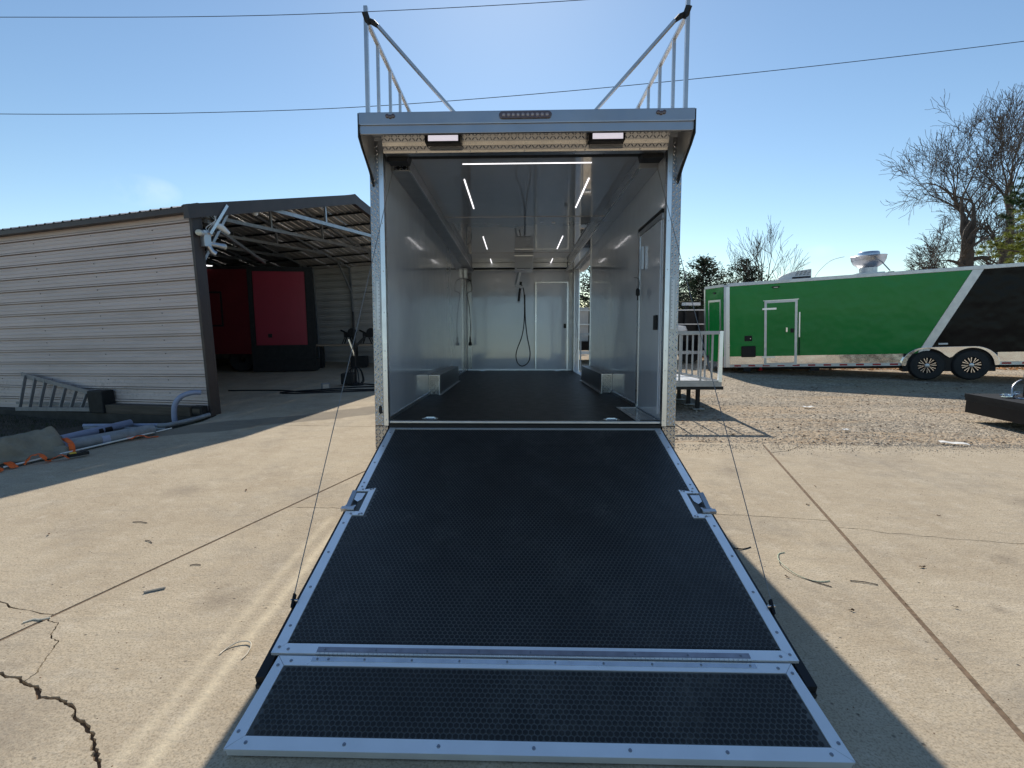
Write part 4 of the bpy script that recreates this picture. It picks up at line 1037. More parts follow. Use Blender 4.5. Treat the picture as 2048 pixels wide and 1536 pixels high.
MB().box(0, 2.15, -.09, .09, .045, .20).build('beam', A['wood'], tb, bevel=.012)
el = [SH_M@Vector(p) for p in ((-.12, -.16, .40), (-.20, -.26, .41), (-.32, -.36, .36), (-.40, -.42, .24), (-.42, -.44, .08), (-.42, -.44, -.06))]
o = MB().tube(ctube(el, 5), .042, 12).build('downspout_elbow', A['bluegrey'], None, smooth=True); tag(o, 'blue grey curved pipe elbow coming out of the wall by the corner post', 'pipe')
bxm = thing('corner_debris_box', 'small dark box tucked behind the curved pipe at the post foot', 'box', WL(.13, 0, .12), CR)
MB().box(-.14, .10, -.06, .06, .02, .18).build('case', A['blackm'], bxm, bevel=.01)
MB().box(-.10, .06, -.068, -.061, .06, .14).build('cover', A['wood'], bxm)
def pipe(name, a, b, r, mat, lab, cat='pipe', hollow=True, seg=16):
    a, b = Vector(a), Vector(b); t = (b-a).normalized()
    o = thing(name, lab, cat, a)
    m = MB().tube([(0, 0, 0), b-a], r, seg, cap=not hollow)
    if hollow:
        m.tube([(0, 0, 0), b-a], r*.9, seg, cap=False)
        for q in (Vector((0, 0, 0)), b-a):
            x = t.orthogonal().normalized(); y = t.cross(x)
            for k in range(seg):
                c0, c1 = 2*math.pi*k/seg, 2*math.pi*(k+1)/seg
                f = lambda R_, c: q+(x*math.cos(c)+y*math.sin(c))*R_
                m.quad(f(r, c0), f(r, c1), f(r*.9, c1), f(r*.9, c0))
    m.build('tube', mat, o, smooth=True); return o
P1 = pipe('long_grey_pipe', (-5.86, 5.35, .075), (-5.15, 6.85, .07), .080, A['pvc'], 'long thick grey pipe lying along the edge of the slab')
for k in (.35, .62):
    q = Vector((.70, 1.47, -.015))*k; dd = Vector((.70, 1.47, -.015)).normalized()
    MB().tube([q, q+dd*.09], .083, 16).build('coupling', A['bluegrey'], P1, smooth=True)
pipe('white_pole', (-5.62, 5.2, .03), (-5.02, 7.05, .045), .010, A['white'], 'thin white pole in front of the long grey pipe', 'pole', False, 8)
RL = pipe('blue_grey_roll', (-6.70, 7.06, -.13), (-6.42, 8.05, -.10), .062, A['bluegrey'], 'pale blue grey tube bound with black tape on the grass', 'tube')
for k in (.47, .56, .60):
    q = Vector((.32, 1.0, 0))*k; MB().tube([q, q+Vector((.018, .056, 0))], .0595, 16).build('tape_band', A['black'], RL, smooth=True)
pipe('grey_pipe', (-7.4, 8.25, -.19), (-5.75, 8.05, -.13), .03, A['bluegrey'], 'thin blue grey pipe lying nearest the curb on the grass')
pipe('grey_pipe', (-7.25, 8.1, -.20), (-5.6, 7.75, -.13), .032, A['pvc'], 'thin grey pipe lying behind the taped tube')
pipe('thin_stick', (-7.0, 7.6, -.21), (-6.2, 7.3, -.20), .012, A['plank'], 'thin pale stick on the grass beside the pipes', 'stick', False, 6)
o = MB().tube(ctube([(-5.42, 7.33, .02), (-5.25, 7.36, .03), (-5.10, 7.75, .04), (-5.06, 8.02, .05)], 6), .035, 10).build('drain_pipe', A['pvc'], None, smooth=True)
tag(o, 'short grey drain pipe lying on the slab edge below the curved elbow', 'pipe')
# tarp
def tarp():
    m = MB(); nu, nv = 44, 22
    for j in range(nv+1):
        for i in range(nu+1):
            u, v = i/nu, j/nv
            x = -6.02+u*.50-(v-.35)*.55; y = 4.98+u*1.02+(v-.35)*.28
            ridge = math.exp(-((v-.42+.08*math.sin(u*5))/.24)**2)*(.32-.06*u)*(1 if u < .85 else (1-u)/.15)
            fold = noise.noise(Vector((u*4, v*9, 2)))*.05+.028*math.sin(v*30+u*8+3*noise.noise(Vector((u*3, v*3, 1))))+noise.noise(Vector((u*8, v*22, 7)))*.03 + .03*math.sin(v*21+u*9)*(1-u)
            e = min(u, 1-u, v, 1-v)*9
            z = max(.004, ridge+abs(fold)*min(1, e)+.012)
            w_ = v-.5; x += .05*math.sin(u*11)*(1 if v < .12 else .3)
            m.v.append((x, y, z))
    for j in range(nv):
        for i in range(nu): m.f.append((j*(nu+1)+i, j*(nu+1)+i+1, (j+1)*(nu+1)+i+1, (j+1)*(nu+1)+i))
    o = m.build('canvas_tarp', A['tarp'], None, smooth=True)
    md = o.modifiers.new('s', 'SOLIDIFY'); md.thickness = .004
    tag(o, 'crumpled grey beige canvas tarp wrapped round the end of the long pipe', 'tarp')
tarp()
# orange straps
def strap(pts, wdt, lab, seed=0):
    P = [Vector(p) for p in pts]; P = ctube(P, 6); m = MB(); r = random.Random(seed)
    for i in range(len(P)-1):
        t = (P[min(i+1, len(P)-1)]-P[max(i-1, 0)]).normalized(); t2 = (P[min(i+2, len(P)-1)]-P[i]).normalized()
        s0 = t.cross(Vector((0, 0, 1))); s1 = t2.cross(Vector((0, 0, 1)))
        if s0.length < .2: s0 = Vector((.8, -.2, 0))
        if s1.length < .2: s1 = Vector((.8, -.2, 0))
        s0.normalize(); s1.normalize(); tw_ = Vector((0, 0, .006*math.sin(i*1.3)))
        m.quad(P[i]-s0*wdt/2, P[i]+s0*wdt/2+tw_, P[i+1]+s1*wdt/2+tw_, P[i+1]-s1*wdt/2)
    o = m.build('ratchet_strap', A['orange'], None, smooth=True)
    md = o.modifiers.new('s', 'SOLIDIFY'); md.thickness = .003
    return tag(o, lab, 'strap', 'orange ratchet straps on and beside the pipe')
strap([(-5.72, 5.98, .06), (-5.64, 5.95, .155), (-5.57, 5.93, .165), (-5.46, 5.88, .11), (-5.40, 5.82, .03), (-5.34, 5.74, .006)], .06, 'orange strap draped over the middle of the long pipe')
strap([(-5.34, 6.42, .01), (-5.25, 6.50, .05), (-5.20, 6.47, .03), (-5.13, 6.58, .055), (-5.06, 6.62, .02), (-4.98, 6.72, .008)], .05, 'orange strap bunched up nearest the corner post end', 2)
strap([(-5.55, 5.36, .01), (-5.52, 5.42, .09), (-5.46, 5.47, .10), (-5.38, 5.46, .04), (-5.40, 5.52, .01), (-5.30, 5.56, .07), (-5.24, 5.60, .01)], .05, 'orange strap with black ratchet below the tarp corner', 3)
strap([(-5.66, 5.28, .06), (-5.60, 5.26, .05), (-5.53, 5.24, .01)], .07, 'short orange strap tail beside the tarp', 4)
strap([(-5.80, 5.16, .02), (-5.66, 5.14, .05), (-5.57, 5.12, .02), (-5.62, 5.04, .01), (-5.8, 5.03, .01)], .05, 'orange strap loop at the left edge of the picture', 5)
rk = thing('ratchet', 'black steel ratchet handle beside the orange strap', 'buckle', (-5.28, 5.62, 0), (0, 0, .9))
MB().box(0, .20, -.03, .03, .02, .06).build('handle', A['blackm'], rk, bevel=.008)
MB().tube([(.15, -.045, .05), (.15, .045, .05)], .025, 10).build('drum', A['blackm'], rk)
MB().box(.02, .08, -.034, .034, .061, .066).build('label_plate', A['yellow'], rk)
# ================================================================ GREEN TRAILER
GT = thing('green_trailer', 'long green and black concession trailer with chrome wheels and rooftop fan', 'trailer', (6.03, 14.5, 0), (0, -.05, -.3927))
def gp_(name, mat, *b, parent=None, bevel=0): return bxo(name, mat, parent or GT, *b, bevel=bevel)
GL, GZ0, GZS, GZ1 = 10.2, .15, .45, 2.50
# main side, split into green and black skins along the slanted stripe
gp_('body', A['skin'], .02, GL, .03, 2.55, GZ0+.02, GZ1-.01)
# rounded cut for the wheels is covered by the fender
MB().prism([(.06, .455), (4.33, .455), (5.32, 2.42), (.06, 2.42)], .0, .029, 'y').build('green_skin', A['green'], GT)
MB().prism([(4.54, .455), (GL, .455), (GL, 2.42), (5.53, 2.42)], .0, .029, 'y').build('black_skin', A['gblack'], GT)
MB().prism([(4.334, .455), (4.536, .455), (5.526, 2.42), (5.324, 2.42)], -.008, .028, 'y').build('diagonal_trim', A['alu_dull'], GT)
gp_('roof_rail', A['alu_dull'], .0, GL, -.012, .03, 2.421, 2.51, bevel=.006)
gp_('skirt', A['skirt'] if 'skirt' in A else A['alu_bright'], .06, 4.05, -.006, .029, GZ0+.08, .454)
gp_('skirt', A['alu_bright'], 5.86, GL, -.006, .029, GZ0+.08, .454)
gp_('bottom_rail', A['alu_dull'], .0, 4.05, -.012, .03, GZ0, GZ0+.078); gp_('bottom_rail', A['alu_dull'], 5.86, GL, -.012, .03, GZ0, GZ0+.078)
for i in range(24):
    x = .18+i*.36+(.0 if i else 0)
    if 4.0 < x+.2 and x < 5.9: continue
    gp_('reflector', A['redref'] if i % 4 != 6 else A['white'], x, x+.17, -.0145, -.0125, GZ0+.018, GZ0+.062)
gp_('corner_trim', A['alu'], -.035, .059, -.014, .03, GZ0, 2.42)
gp_('corner_hinge', A['alu_dull'], -.09, -.036, -.02, .02, GZ0, 2.42)
# angled nose face from (-.04,0) back to (-.60,.75)
na, nb = Vector((-.09, .0, 0)), Vector((-.60, .75, 0)); nd = (nb-na).normalized(); nn = Vector((-nd.y, nd.x, 0)); nn = nn if nn.y < 0 or nn.x < 0 else -nn
def nose(name, mat, t0, t1, z0, z1, o0, o1, parent=None):
    a = na+nd*t0+nn*o0; b = na+nd*t1+nn*o0; c = na+nd*t1+nn*o1; d = na+nd*t0+nn*o1
    return MB().prism([(a.x, a.y), (b.x, b.y), (c.x, c.y), (d.x, d.y)], z0, z1).build(name, mat, parent or GT)
MB().prism([(-.085, .02), (-.595, .77), (-.2, 2.5), (.0, 2.5), (.0, .02)], GZ0, GZ1-.02).build('nose_body', A['skin'], GT)
nose('nose_skin', A['green'], .0, .90, .46, 2.42, .0, .02)
nose('nose_skirt', A['alu_bright'], .0, .90, GZ0, .455, .0, .02)
nose('nose_roof_rail', A['alu_dull'], .0, .91, 2.425, 2.50, .0, .03)
nose('nose_edge', A['alu'], .86, .92, GZ0, 2.42, .021, .04)
dr = nose('nose_door', A['green'], .14, .66, .30, 2.02, .021, .033)
for (a, b, z0, z1) in ((.10, .139, .25, 2.08), (.661, .70, .25, 2.08), (.139, .661, 2.021, 2.08)): nose('door_frame', A['alu'], a, b, z0, z1, .021, .04, parent=dr)
nose('marker_lamp', A['black'], .35, .45, 2.25, 2.30, .021, .035)
# side door
dr = gp_('side_door', A['green'], .99, 1.66, -.014, -.001, .26, 1.90)
for b in ((.93, .989, .20, 1.96), (1.661, 1.72, .20, 1.96)): gp_('door_frame', A['alu_dull'], b[0], b[1], -.022, -.001, b[2], b[3], parent=dr)
gp_('door_frame', A['alu_dull'], .989, 1.661, -.022, -.001, 1.901, 1.96, parent=dr)
gp_('door_frame', A['alu_dull'], .989, 1.661, -.022, -.001, .20, .259, parent=dr)
gp_('rain_cap', A['alu'], .90, 1.75, -.035, -.001, 1.962, 1.978, parent=dr)
gp_('door_skirt', A['alu_bright'], .99, 1.66, -.017, -.0145, .261, .45, parent=dr)
gp_('hinge_strap', A['alu'], .88, 1.22, -.032, -.0225, 1.72, 1.77, parent=dr); gp_('hinge_strap', A['alu'], .88, 1.20, -.032, -.0225, .40, .45, parent=dr)
gp_('bar_lock', A['alu'], 1.755, 1.785, -.03, -.001, .95, 1.62, parent=dr); gp_('bar_lock', A['blackm'], 1.76, 1.78, -.03, -.001, .45, .94, parent=dr)
gp_('door_handle', A['chrome'], 1.45, 1.49, -.04, -.0145, 1.10, 1.22, parent=dr); gp_('lock_box', A['black'], 1.56, 1.64, -.03, -.0145, 1.08, 1.19, parent=dr)
h = gp_('power_inlet', A['black'], .44, .63, -.02, -.001, .88, 1.03, bevel=.01); gp_('knob', A['chrome'], .58, .60, -.026, -.0205, .94, .96, parent=h)
h = gp_('utility_hatch', A['black'], .36, .72, -.02, -.001, .43, .74, bevel=.02); gp_('catch', A['blackm'], .52, .56, -.026, -.0205, .68, .71, parent=h)
mk_ = MB().prism([(1.10, 2.32), (1.16, 2.29), (1.24, 2.29), (1.30, 2.32), (1.28, 2.345), (1.12, 2.345)], -.025, -.001, 'y').build('porch_light', A['black'], GT)
gp_('lens', A['glass'], 1.15, 1.25, -.032, -.0255, 2.305, 2.325, parent=mk_)
gp_('side_marker', A['white'], 4.74, 4.92, -.02, -.001, .66, .70)
# tandem fender with two scallops
def arch(cx, r, n=14, a0=180, a1=0): return [(cx+r*math.cos(rad(a0+(a1-a0)*i/n)), .38-.226+r*math.sin(rad(a0+(a1-a0)*i/n))) for i in range(n+1)]
WZ = .38-.226
CX1, CX2 = 4.52, 5.37
inner = [(4.08, GZ0)]+[(CX1+.42*math.cos(rad(a)), WZ+.42*math.sin(rad(a))) for a in range(178, 30, -10)]+[(4.945, .50-.16)]+[(CX2+.42*math.cos(rad(a)), WZ+.42*math.sin(rad(a))) for a in range(150, 0, -10)]+[(5.80, GZ0)]
outr = [(5.86, GZ0)]+[(CX2+.03+.50*math.cos(rad(a)), WZ-.02+.475*math.sin(rad(a))) for a in range(8, 91, 9)]+[(CX1-.03+.50*math.cos(rad(a)), WZ-.02+.475*math.sin(rad(a))) for a in range(90, 178, 9)]+[(4.02, GZ0)]
MB().prism(inner+outr, -.07, -.013, 'y').build('fender', A['alu_bright'], GT, bevel=.004)
gp_('wheel_well', A['black'], 4.05, 5.84, -.0005, .3, .0, .456)
def gwheel(cx):
    w = MB().lathe([(.19, .18), (.33, .18), (.362, .15), (.368, .08), (.368, .02), (.362, -.03), (.33, -.06), (.20, -.065)], (cx, 0, WZ), 32, 'y').build('wheel', A['tyre'], GT, smooth=True)
    MB().lathe([(.20, -.06), (.205, -.064), (.195, -.060), (.18, -.0), (.18, .1), (.0005, .1)], (cx, 0, WZ), 32, 'y').build('rim', A['black'], w, smooth=True)
    sp_ = MB()
    for k in range(8):
        a = k*math.pi/4+.2
        for da in (-.17, .17):
            r0, r1 = .06, .185
            p = lambda r, t: (cx+r*math.cos(t), WZ+r*math.sin(t))
            q = [p(r0, a+da*.3), p(r1, a+da-.07), p(r1, a+da+.07), p(r0+.005, a+da*.3+.12)]
            if da < 0: q = [p(r0, a-.10), p(r1, a+da-.06), p(r1, a+da+.06), p(r0, a+.0)]
            else: q = [p(r0, a+.0), p(r1, a+da-.06), p(r1, a+da+.06), p(r0, a+.10)]
            sp_.prism(q, -.058, -.045, 'y')
    sp_.build('spokes', A['alu_bright'], w)
    MB().lathe([(.055, -.05), (.05, -.072), (.03, -.078), (.0005, -.08)], (cx, 0, WZ), 16, 'y').build('hub_cap', A['alu_dull'], w, smooth=True)
gwheel(CX1); gwheel(CX2)
for x, w_, hh in ((.42, .18, .13), (2.05, .2, .12)): gp_('stabiliser_jack', A['blackm'], x, x+w_, .05, .25, GZ0-hh, GZ0-.001)
MB().lathe([(.02, .0), (.03, -.05), (.07, -.10)], (.85, .12, GZ0), 12).build('drain_valve', A['redref'], GT)
gp_('chassis_rail', A['blackm'], .3, 9.9, .4, .5, GZ0-.1, GZ0+.019); gp_('chassis_rail', A['blackm'], .3, 9.9, 1.9, 2.0, GZ0-.1, GZ0+.019)
# rooftop air conditioner
RX = 1.28
ac = MB().prism([(RX, 2.50), (RX, 2.58), (RX+.10, 2.64), (RX+.28, 2.70), (RX+.50, 2.735), (RX+.78, 2.76), (RX+.78, 2.50)], .25, 1.0, 'y').build('roof_air_conditioner', A['white'], GT, bevel=.015)
gp_('louvre_base', A['blackm'], RX+.33, RX+.76, .24, .2495, 2.52, 2.57, parent=ac)
for j in range(3):
    for i in range(4): gp_('louvre', A['pvc'], RX+.40+i*.09+j*.02, RX+.46+i*.09+j*.02, .242, .2495, 2.61+j*.04, 2.632+j*.04, parent=ac)
# exhaust fan
FX, FYY = 3.42, .75
ef = MB().lathe([(.20, 2.55), (.20, 2.70), (.24, 2.72), (.34, 2.80), (.385, 2.90), (.395, 2.985), (.41, 3.0), (.40, 3.01), (.36, 3.0), (.23, 3.01)], (FX, FYY, 0), 28).build('exhaust_fan', A['alu_dull'], GT, smooth=True)
MB().lathe([(.245, 3.012), (.24, 3.09), (.22, 3.115), (.15, 3.125), (.0005, 3.13)], (FX, FYY, 0), 24).build('fan_cap', A['alu'], ef, smooth=True)
gp_('fan_curb', A['alu_dull'], FX-.30, FX+.30, FYY-.30, FYY+.30, 2.50, 2.56, parent=ef)
MB().lathe([(.028, FYY-.392), (.03, FYY-.372), (.0005, FYY-.36)], (FX+.06, 0, 2.925), 12, 'y').build('cord_port', A['black'], ef)
MB().tube([(FX+.06, FYY-.385, 2.925), (FX+.20, FYY-.42, 2.80), (FX+.38, FYY-.42, 2.56)], .014, 6).build('conduit', A['steel'], ef)
gp_('conduit_foot', A['blackm'], FX+.34, FX+.46, FYY-.46, FYY-.38, 2.511, 2.54, parent=ef)
MB().tube(ctube([(2.2, .9, 2.52), (2.35, .95, 2.75), (2.6, .9, 2.98), (2.9, .85, 3.05)], 5), .006, 5).build('roof_antenna', A['wire'], GT)
gp_('coupler', A['blackm'], GL, GL+1.3, 1.2, 1.35, GZ0-.05, GZ0+.08)
# ================================================================ dark low deck trailer at the right edge
DT = thing('black_deck_trailer', 'low black flat deck of a trailer entering at the right edge', 'trailer', (7.1, 5.2, 0))
bxo('deck', A['deck'] if 'deck' in A else A['blackm'], DT, 0, 2.4, 0, 2.88, .30, .405)
bxo('side_skirt', A['black'], DT, 0.004, .06, 0.01, 2.86, .115, .299)
bxo('top_lip', A['blackm'], DT, -.012, .05, 0, 2.88, .35, .41)
bxo('front_skirt', A['black'], DT, .06, 2.4, 2.8, 2.87, .115, .299)
for y in (.6, 2.0):
    wl = MB().lathe([(.1, .9), (.28, .9), (.3, .93), (.3, 1.1), (.28, 1.13), (.1, 1.13)], (0, y, .3-.01), 20, 'x').build('wheel', A['tyre'], DT, smooth=True)
jk = thing('trailer_jack', 'round black jack tube with silver collar at the right edge', 'jack', (7.16, 7.02, 0))
MB().tube([(0, 0, .10), (0, 0, 1.25)], .05, 14).build('tube', A['blackm'], jk, smooth=True)
MB().tube([(0, 0, .15), (0, 0, .175)], .056, 14).build('collar', A['alu'], jk)
MB().tube([(0, 0, 0), (0, 0, .099)], .038, 12).build('foot', A['blackm'], jk)
cp_ = thing('tongue_coupler', 'black coupler post with silver chain and cable heaped on the black deck', 'coupler', (7.75, 7.75, .405))
MB().box(-.05, .07, -.05, .05, 0, .42).build('post', A['blackm'], cp_, bevel=.01)
MB().box(-.10, .03, -.02, .02, .30, .34).build('pin', A['alu_dull'], cp_)
MB().beam((-.03, 0, .05), (.35, .05, .02), .09, .09).build('arm', A['blackm'], cp_)
rn = random.Random(9)
for k in range(16):
    a = rn.uniform(0, 6.28); x, y = rn.uniform(-.42, .1), rn.uniform(-.25, .1)
    MB().tube([(x+math.cos(a+t)*.03*(1+abs(math.cos(t))), y+math.sin(a+t)*.03, .01+.01*k % .05) for t in [i*math.pi/4 for i in range(9)]], .007, 5, cap=False).build('chain_link', A['alu_bright'], cp_)
MB().tube(ctube([(-.35, -.1, .02), (-.3, -.05, .18), (-.12, 0, .26), (0, 0, .12)], 6), .01, 6).build('cable', A['alu_dull'], cp_)
yt = tag(MB().prism([(-.06, -.05), (.06, -.06), (.05, .05), (-.07, .05)], 0, .004).build('yellow_tag', A['yellow']), 'yellow plastic tag standing on the coupler post', 'tag'); yt.location = (7.73, 7.72, .87); yt.rotation_euler = (1.0, .1, .2)
# ================================================================ black stake trailer and equipment behind the platform
BT = thing('black_stake_trailer', 'black trailer with tall stake sides and white skirt beyond the platform', 'trailer', (1.6, 17.2, 0))
def bt(name, mat, *b, parent=None): return bxo(name, mat, parent or BT, *b)
bt('bed', A['gblack'], 0, 5.15, 0, 2.2, .45, .75); bt('skirt', A['white'], 0, 5.15, -.02, -.001, .32, .42)
bt('rear_panel', A['black'], .9, 5.15, .5, .55, .751, 1.75)
bt('beige_panel', A['siding_in'], .0, .89, .45, .50, .751, 1.9)
for i in range(10): bt('stake', A['blackm'], .95+i*.46, 1.02+i*.46, .38, .44, .751, 1.85)
for z in (1.3, 1.78): bt('side_rail', A['alu_dull'], .0, 5.15, .34, .379, z, z+.035)
for x, r in ((1.3, .36), (2.2, .36), (4.3, .36)):
    MB().lathe([(.12, -.05), (.33, -.05), (.36, 0), (.36, .2), (.33, .24), (.1, .24)], (x, .1, .36), 24, 'y').build('wheel', A['tyre'], BT, smooth=True)
bt('roof_vent', A['white'], 4.15, 4.65, .3, .7, 1.95, 2.05); bt('vent_post', A['blackm'], 4.2, 4.3, .4, .5, 1.851, 1.949)
eq = thing('white_machine', 'white and black machine loaded on the black stake trailer', 'machine', (3.0, 17.05, .75))
MB().box(0, .8, .05, .35, 0, .35).build('engine_cover', A['blackm'], eq, bevel=.04)
MB().box(.2, .55, .0, .049, .1, .2).build('side_plate', A['white'], eq)
MB().tube([(.9, .1, 0), (.9, .1, .7)], .03, 8).build('exhaust', A['alu'], eq)
eq = thing('white_tank', 'white rounded tank on the black stake trailer by the green nose', 'tank', (5.4, 17.0, .75))
MB().lathe([(.0005, 0), (.3, .02), (.36, .12), (.30, .26), (.0005, .30)], (0, .3, .25), 20).build('tank_body', A['white'], eq, smooth=True)
MB().box(-.2, .2, .1, .5, 0, .25).build('cradle', A['blackm'], eq)
# ================================================================ TREES
def limb(m, p, d, r, L, depth, rnd, up=.0, spread=.5, minr=.006, seg=5, kids=(3, 5), wob=.22, twig=None):
    k = 5 if depth > 2 else 4; pts = [p]; rr = [r]; dd = d.copy(); q = p.copy()
    for i in range(k):
        dd = (dd+Vector((rnd.gauss(0, wob), rnd.gauss(0, wob), rnd.gauss(0, wob)+up))).normalized()
        q = q+dd*L/k; pts.append(q.copy()); rr.append(max(minr, r*(1-.62*(i+1)/k)))
    m.tube(pts, rr, seg if depth > 2 else 3, cap=False)
    if depth <= 0: return
    nk = rnd.randint(*kids)
    for i in range(nk):
        t = rnd.uniform(.3, 1) if i else 1; j = min(k-1, int(t*k)); f = t*k-j
        b = pts[j].lerp(pts[j+1], f) if j < k else pts[-1]
        ax = Vector((rnd.gauss(0, 1), rnd.gauss(0, 1), rnd.gauss(0, 1))).cross(dd).normalized()
        a = rnd.uniform(spread*.5, spread*1.5)
        nd_ = (Matrix.Rotation(a, 3, ax)@dd).normalized()
        limb(m, b, nd_, rr[min(j+1, k)]*rnd.uniform(.55, .85), L*rnd.uniform(.55, .85), depth-1, rnd, up, spread, minr, seg, kids, wob)
def bare_tree(name, label, loc, H, r, seed, limbs, depth=5, trunk_h=None, **kw):
    rnd = random.Random(seed); t = thing(name, label, 'tree', loc)
    tm = MB(); th = trunk_h or H*.3
    pts = [Vector((0, 0, -.1)), Vector((rnd.uniform(-.1, .1), 0, th*.5)), Vector((rnd.uniform(-.15, .15), rnd.uniform(-.1, .1), th))]
    tm.tube(pts, [r*1.25, r, r*.85], 12, cap=False); tm.build('trunk', A['bark'], t, smooth=True)
    cm = MB()
    for (z, dx, dz, L, rf) in limbs:
        d = Vector((dx, rnd.uniform(-.5, .5), dz)).normalized()
        limb(cm, Vector((pts[1].x if z < th*.7 else pts[2].x, 0, z)), d, r*rf, L, depth, rnd, **kw)
    cm.build('crown', A['bark'], t)
    if name == 'bare_tree': t.scale = (.80, .80, .96)
    return t
bare_tree('bare_tree', 'big gnarled bare tree with thick forked limbs behind the black end of the trailer', (25.6, 30, 0), 14, .46, 11,
          [(4.6, -.4, .9, 2.6, .55), (5.2, .02, 1, 3.0, .62), (5.4, .6, .8, 2.9, .55), (4.2, -.9, .5, 1.7, .34), (4.8, .95, .45, 2.6, .32), (3.6, -.9, .25, 1.8, .25), (3.0, -.8, .1, 1.5, .2), (3.4, .9, .2, 2.3, .22), (5.4, -.25, 1, 3.2, .45)], 5, 5.4, kids=(3, 4), wob=.17, up=.03, minr=.011)
bare_tree('bare_tree', 'second tall bare tree half cut off by the right edge of the picture', (28.6, 31, 0), 14, .42, 23,
          [(5.4, -.35, .9, 3.5, .6), (5.8, .2, 1, 3.5, .6), (5, -.8, .6, 2.6, .35), (5, .8, .6, 2.7, .35), (4, -.9, .3, 2.4, .25), (6.0, -.05, 1, 3.5, .5)], 5, 6, kids=(3, 4), wob=.15, up=.04, minr=.011)
bare_tree('young_bare_tree', 'slim leafless tree with upright branches above the green trailer roof', (14.4, 30, 0), 7, .13, 5,
          [(1.8, -.12, 1, 2.3, .8), (1.8, .18, 1, 2.2, .75), (1.4, -.5, .9, 1.8, .6), (1.4, .55, .9, 1.9, .6), (1.6, -.7, .75, 1.6, .45), (1.6, .7, .7, 1.6, .45)], 3, 2.2, kids=(3, 5), wob=.09, up=.07, spread=.42, minr=.009)
for k, (x, lab) in enumerate(((26.2, 'low bare scrub tree left of the big gnarled trunk'), (12.6, 'thin bare sapling left of the slim leafless tree'))):
    bare_tree('bare_sapling', lab, (x, 31+k, 0), 4, .08, 50+k, [(1.2, -.3, 1, 1.9-k*.5, .8), (1.2, .3, 1, 1.9-k*.5, .8), (1.0, .7, .6, 1.4, .6), (1.0, -.7, .6, 1.4, .6)], 3, 1.5, kids=(3, 4), wob=.14, up=.05, minr=.008)
def conifer(name, label, loc, H, R_, seed, mat, n=190, droop=.1, sparse=1.0, leaf=.10, z0=.08):
    rnd = random.Random(seed); t = thing(name, label, 'tree', loc)
    tm = MB().tube([(0, 0, -.1), (.05, 0, H*.5), (0, 0, H*.97)], [.16*H/6, .1*H/6, .015], 8, cap=False)
    lm = MB()
    for i in range(n):
        f = (i+.5)/n; z = H*(z0+(1-z0)*f); a = rnd.uniform(0, 6.283)
        L = R_*(1-f)**.62*rnd.uniform(.55, 1.15)+.12
        d = Vector((math.cos(a), math.sin(a), rnd.uniform(.15, .6)-droop)).normalized(); p = Vector((0, 0, z)); q = p+d*L*.6; e = q+(d+Vector((0, 0, .25))).normalized()*L*.4
        tm.tube([p, q, e], [.03, .018, .006], 3, cap=False)
        for k in range(int(26*L*sparse)+5):
            u = rnd.uniform(.2, 1.02); c = p.lerp(q, u/.6) if u < .6 else q.lerp(e, (u-.6)/.4)
            c = c+Vector((rnd.gauss(0, .09), rnd.gauss(0, .09), rnd.gauss(0, .07)))
            s = leaf*rnd.uniform(.6, 1.5); ax = Vector((rnd.gauss(d.x, .8), rnd.gauss(d.y, .8), rnd.gauss(.5, .5))).normalized(); sd_ = ax.orthogonal().normalized()*s*.32
            lm.quad(c-sd_*.4, c+ax*s*.5-sd_, c+ax*s*1.1, c+ax*s*.5+sd_)
    tm.build('trunk', A['bark'], t); lm.build('foliage', mat, t); return t
conifer('cedar_tree', 'dark cedar with feathery top just left of the green trailer', (9.7, 27, 0), 4.5, 2.7, 31, A['cedar'], n=260)
conifer('cedar_tree', 'dark cedar with spreading boughs rising behind the green trailer corner', (13.0, 29.5, 0), 4.7, 2.6, 32, A['cedar'], n=200, sparse=.8)
conifer('cedar_tree', 'tall cedar seen through the open side of the trailer', (4.15, 26, 0), 5.6, 2.0, 33, A['cedar'], n=170)
conifer('cedar_tree', 'dark cedar close behind the right corner post', (7.35, 25, 0), 4.4, 1.7, 34, A['cedar'])
conifer('cedar_tree', 'small cedar seen low through the side opening', (1.7, 24, 0), 3.2, 1.6, 35, A['cedar'])
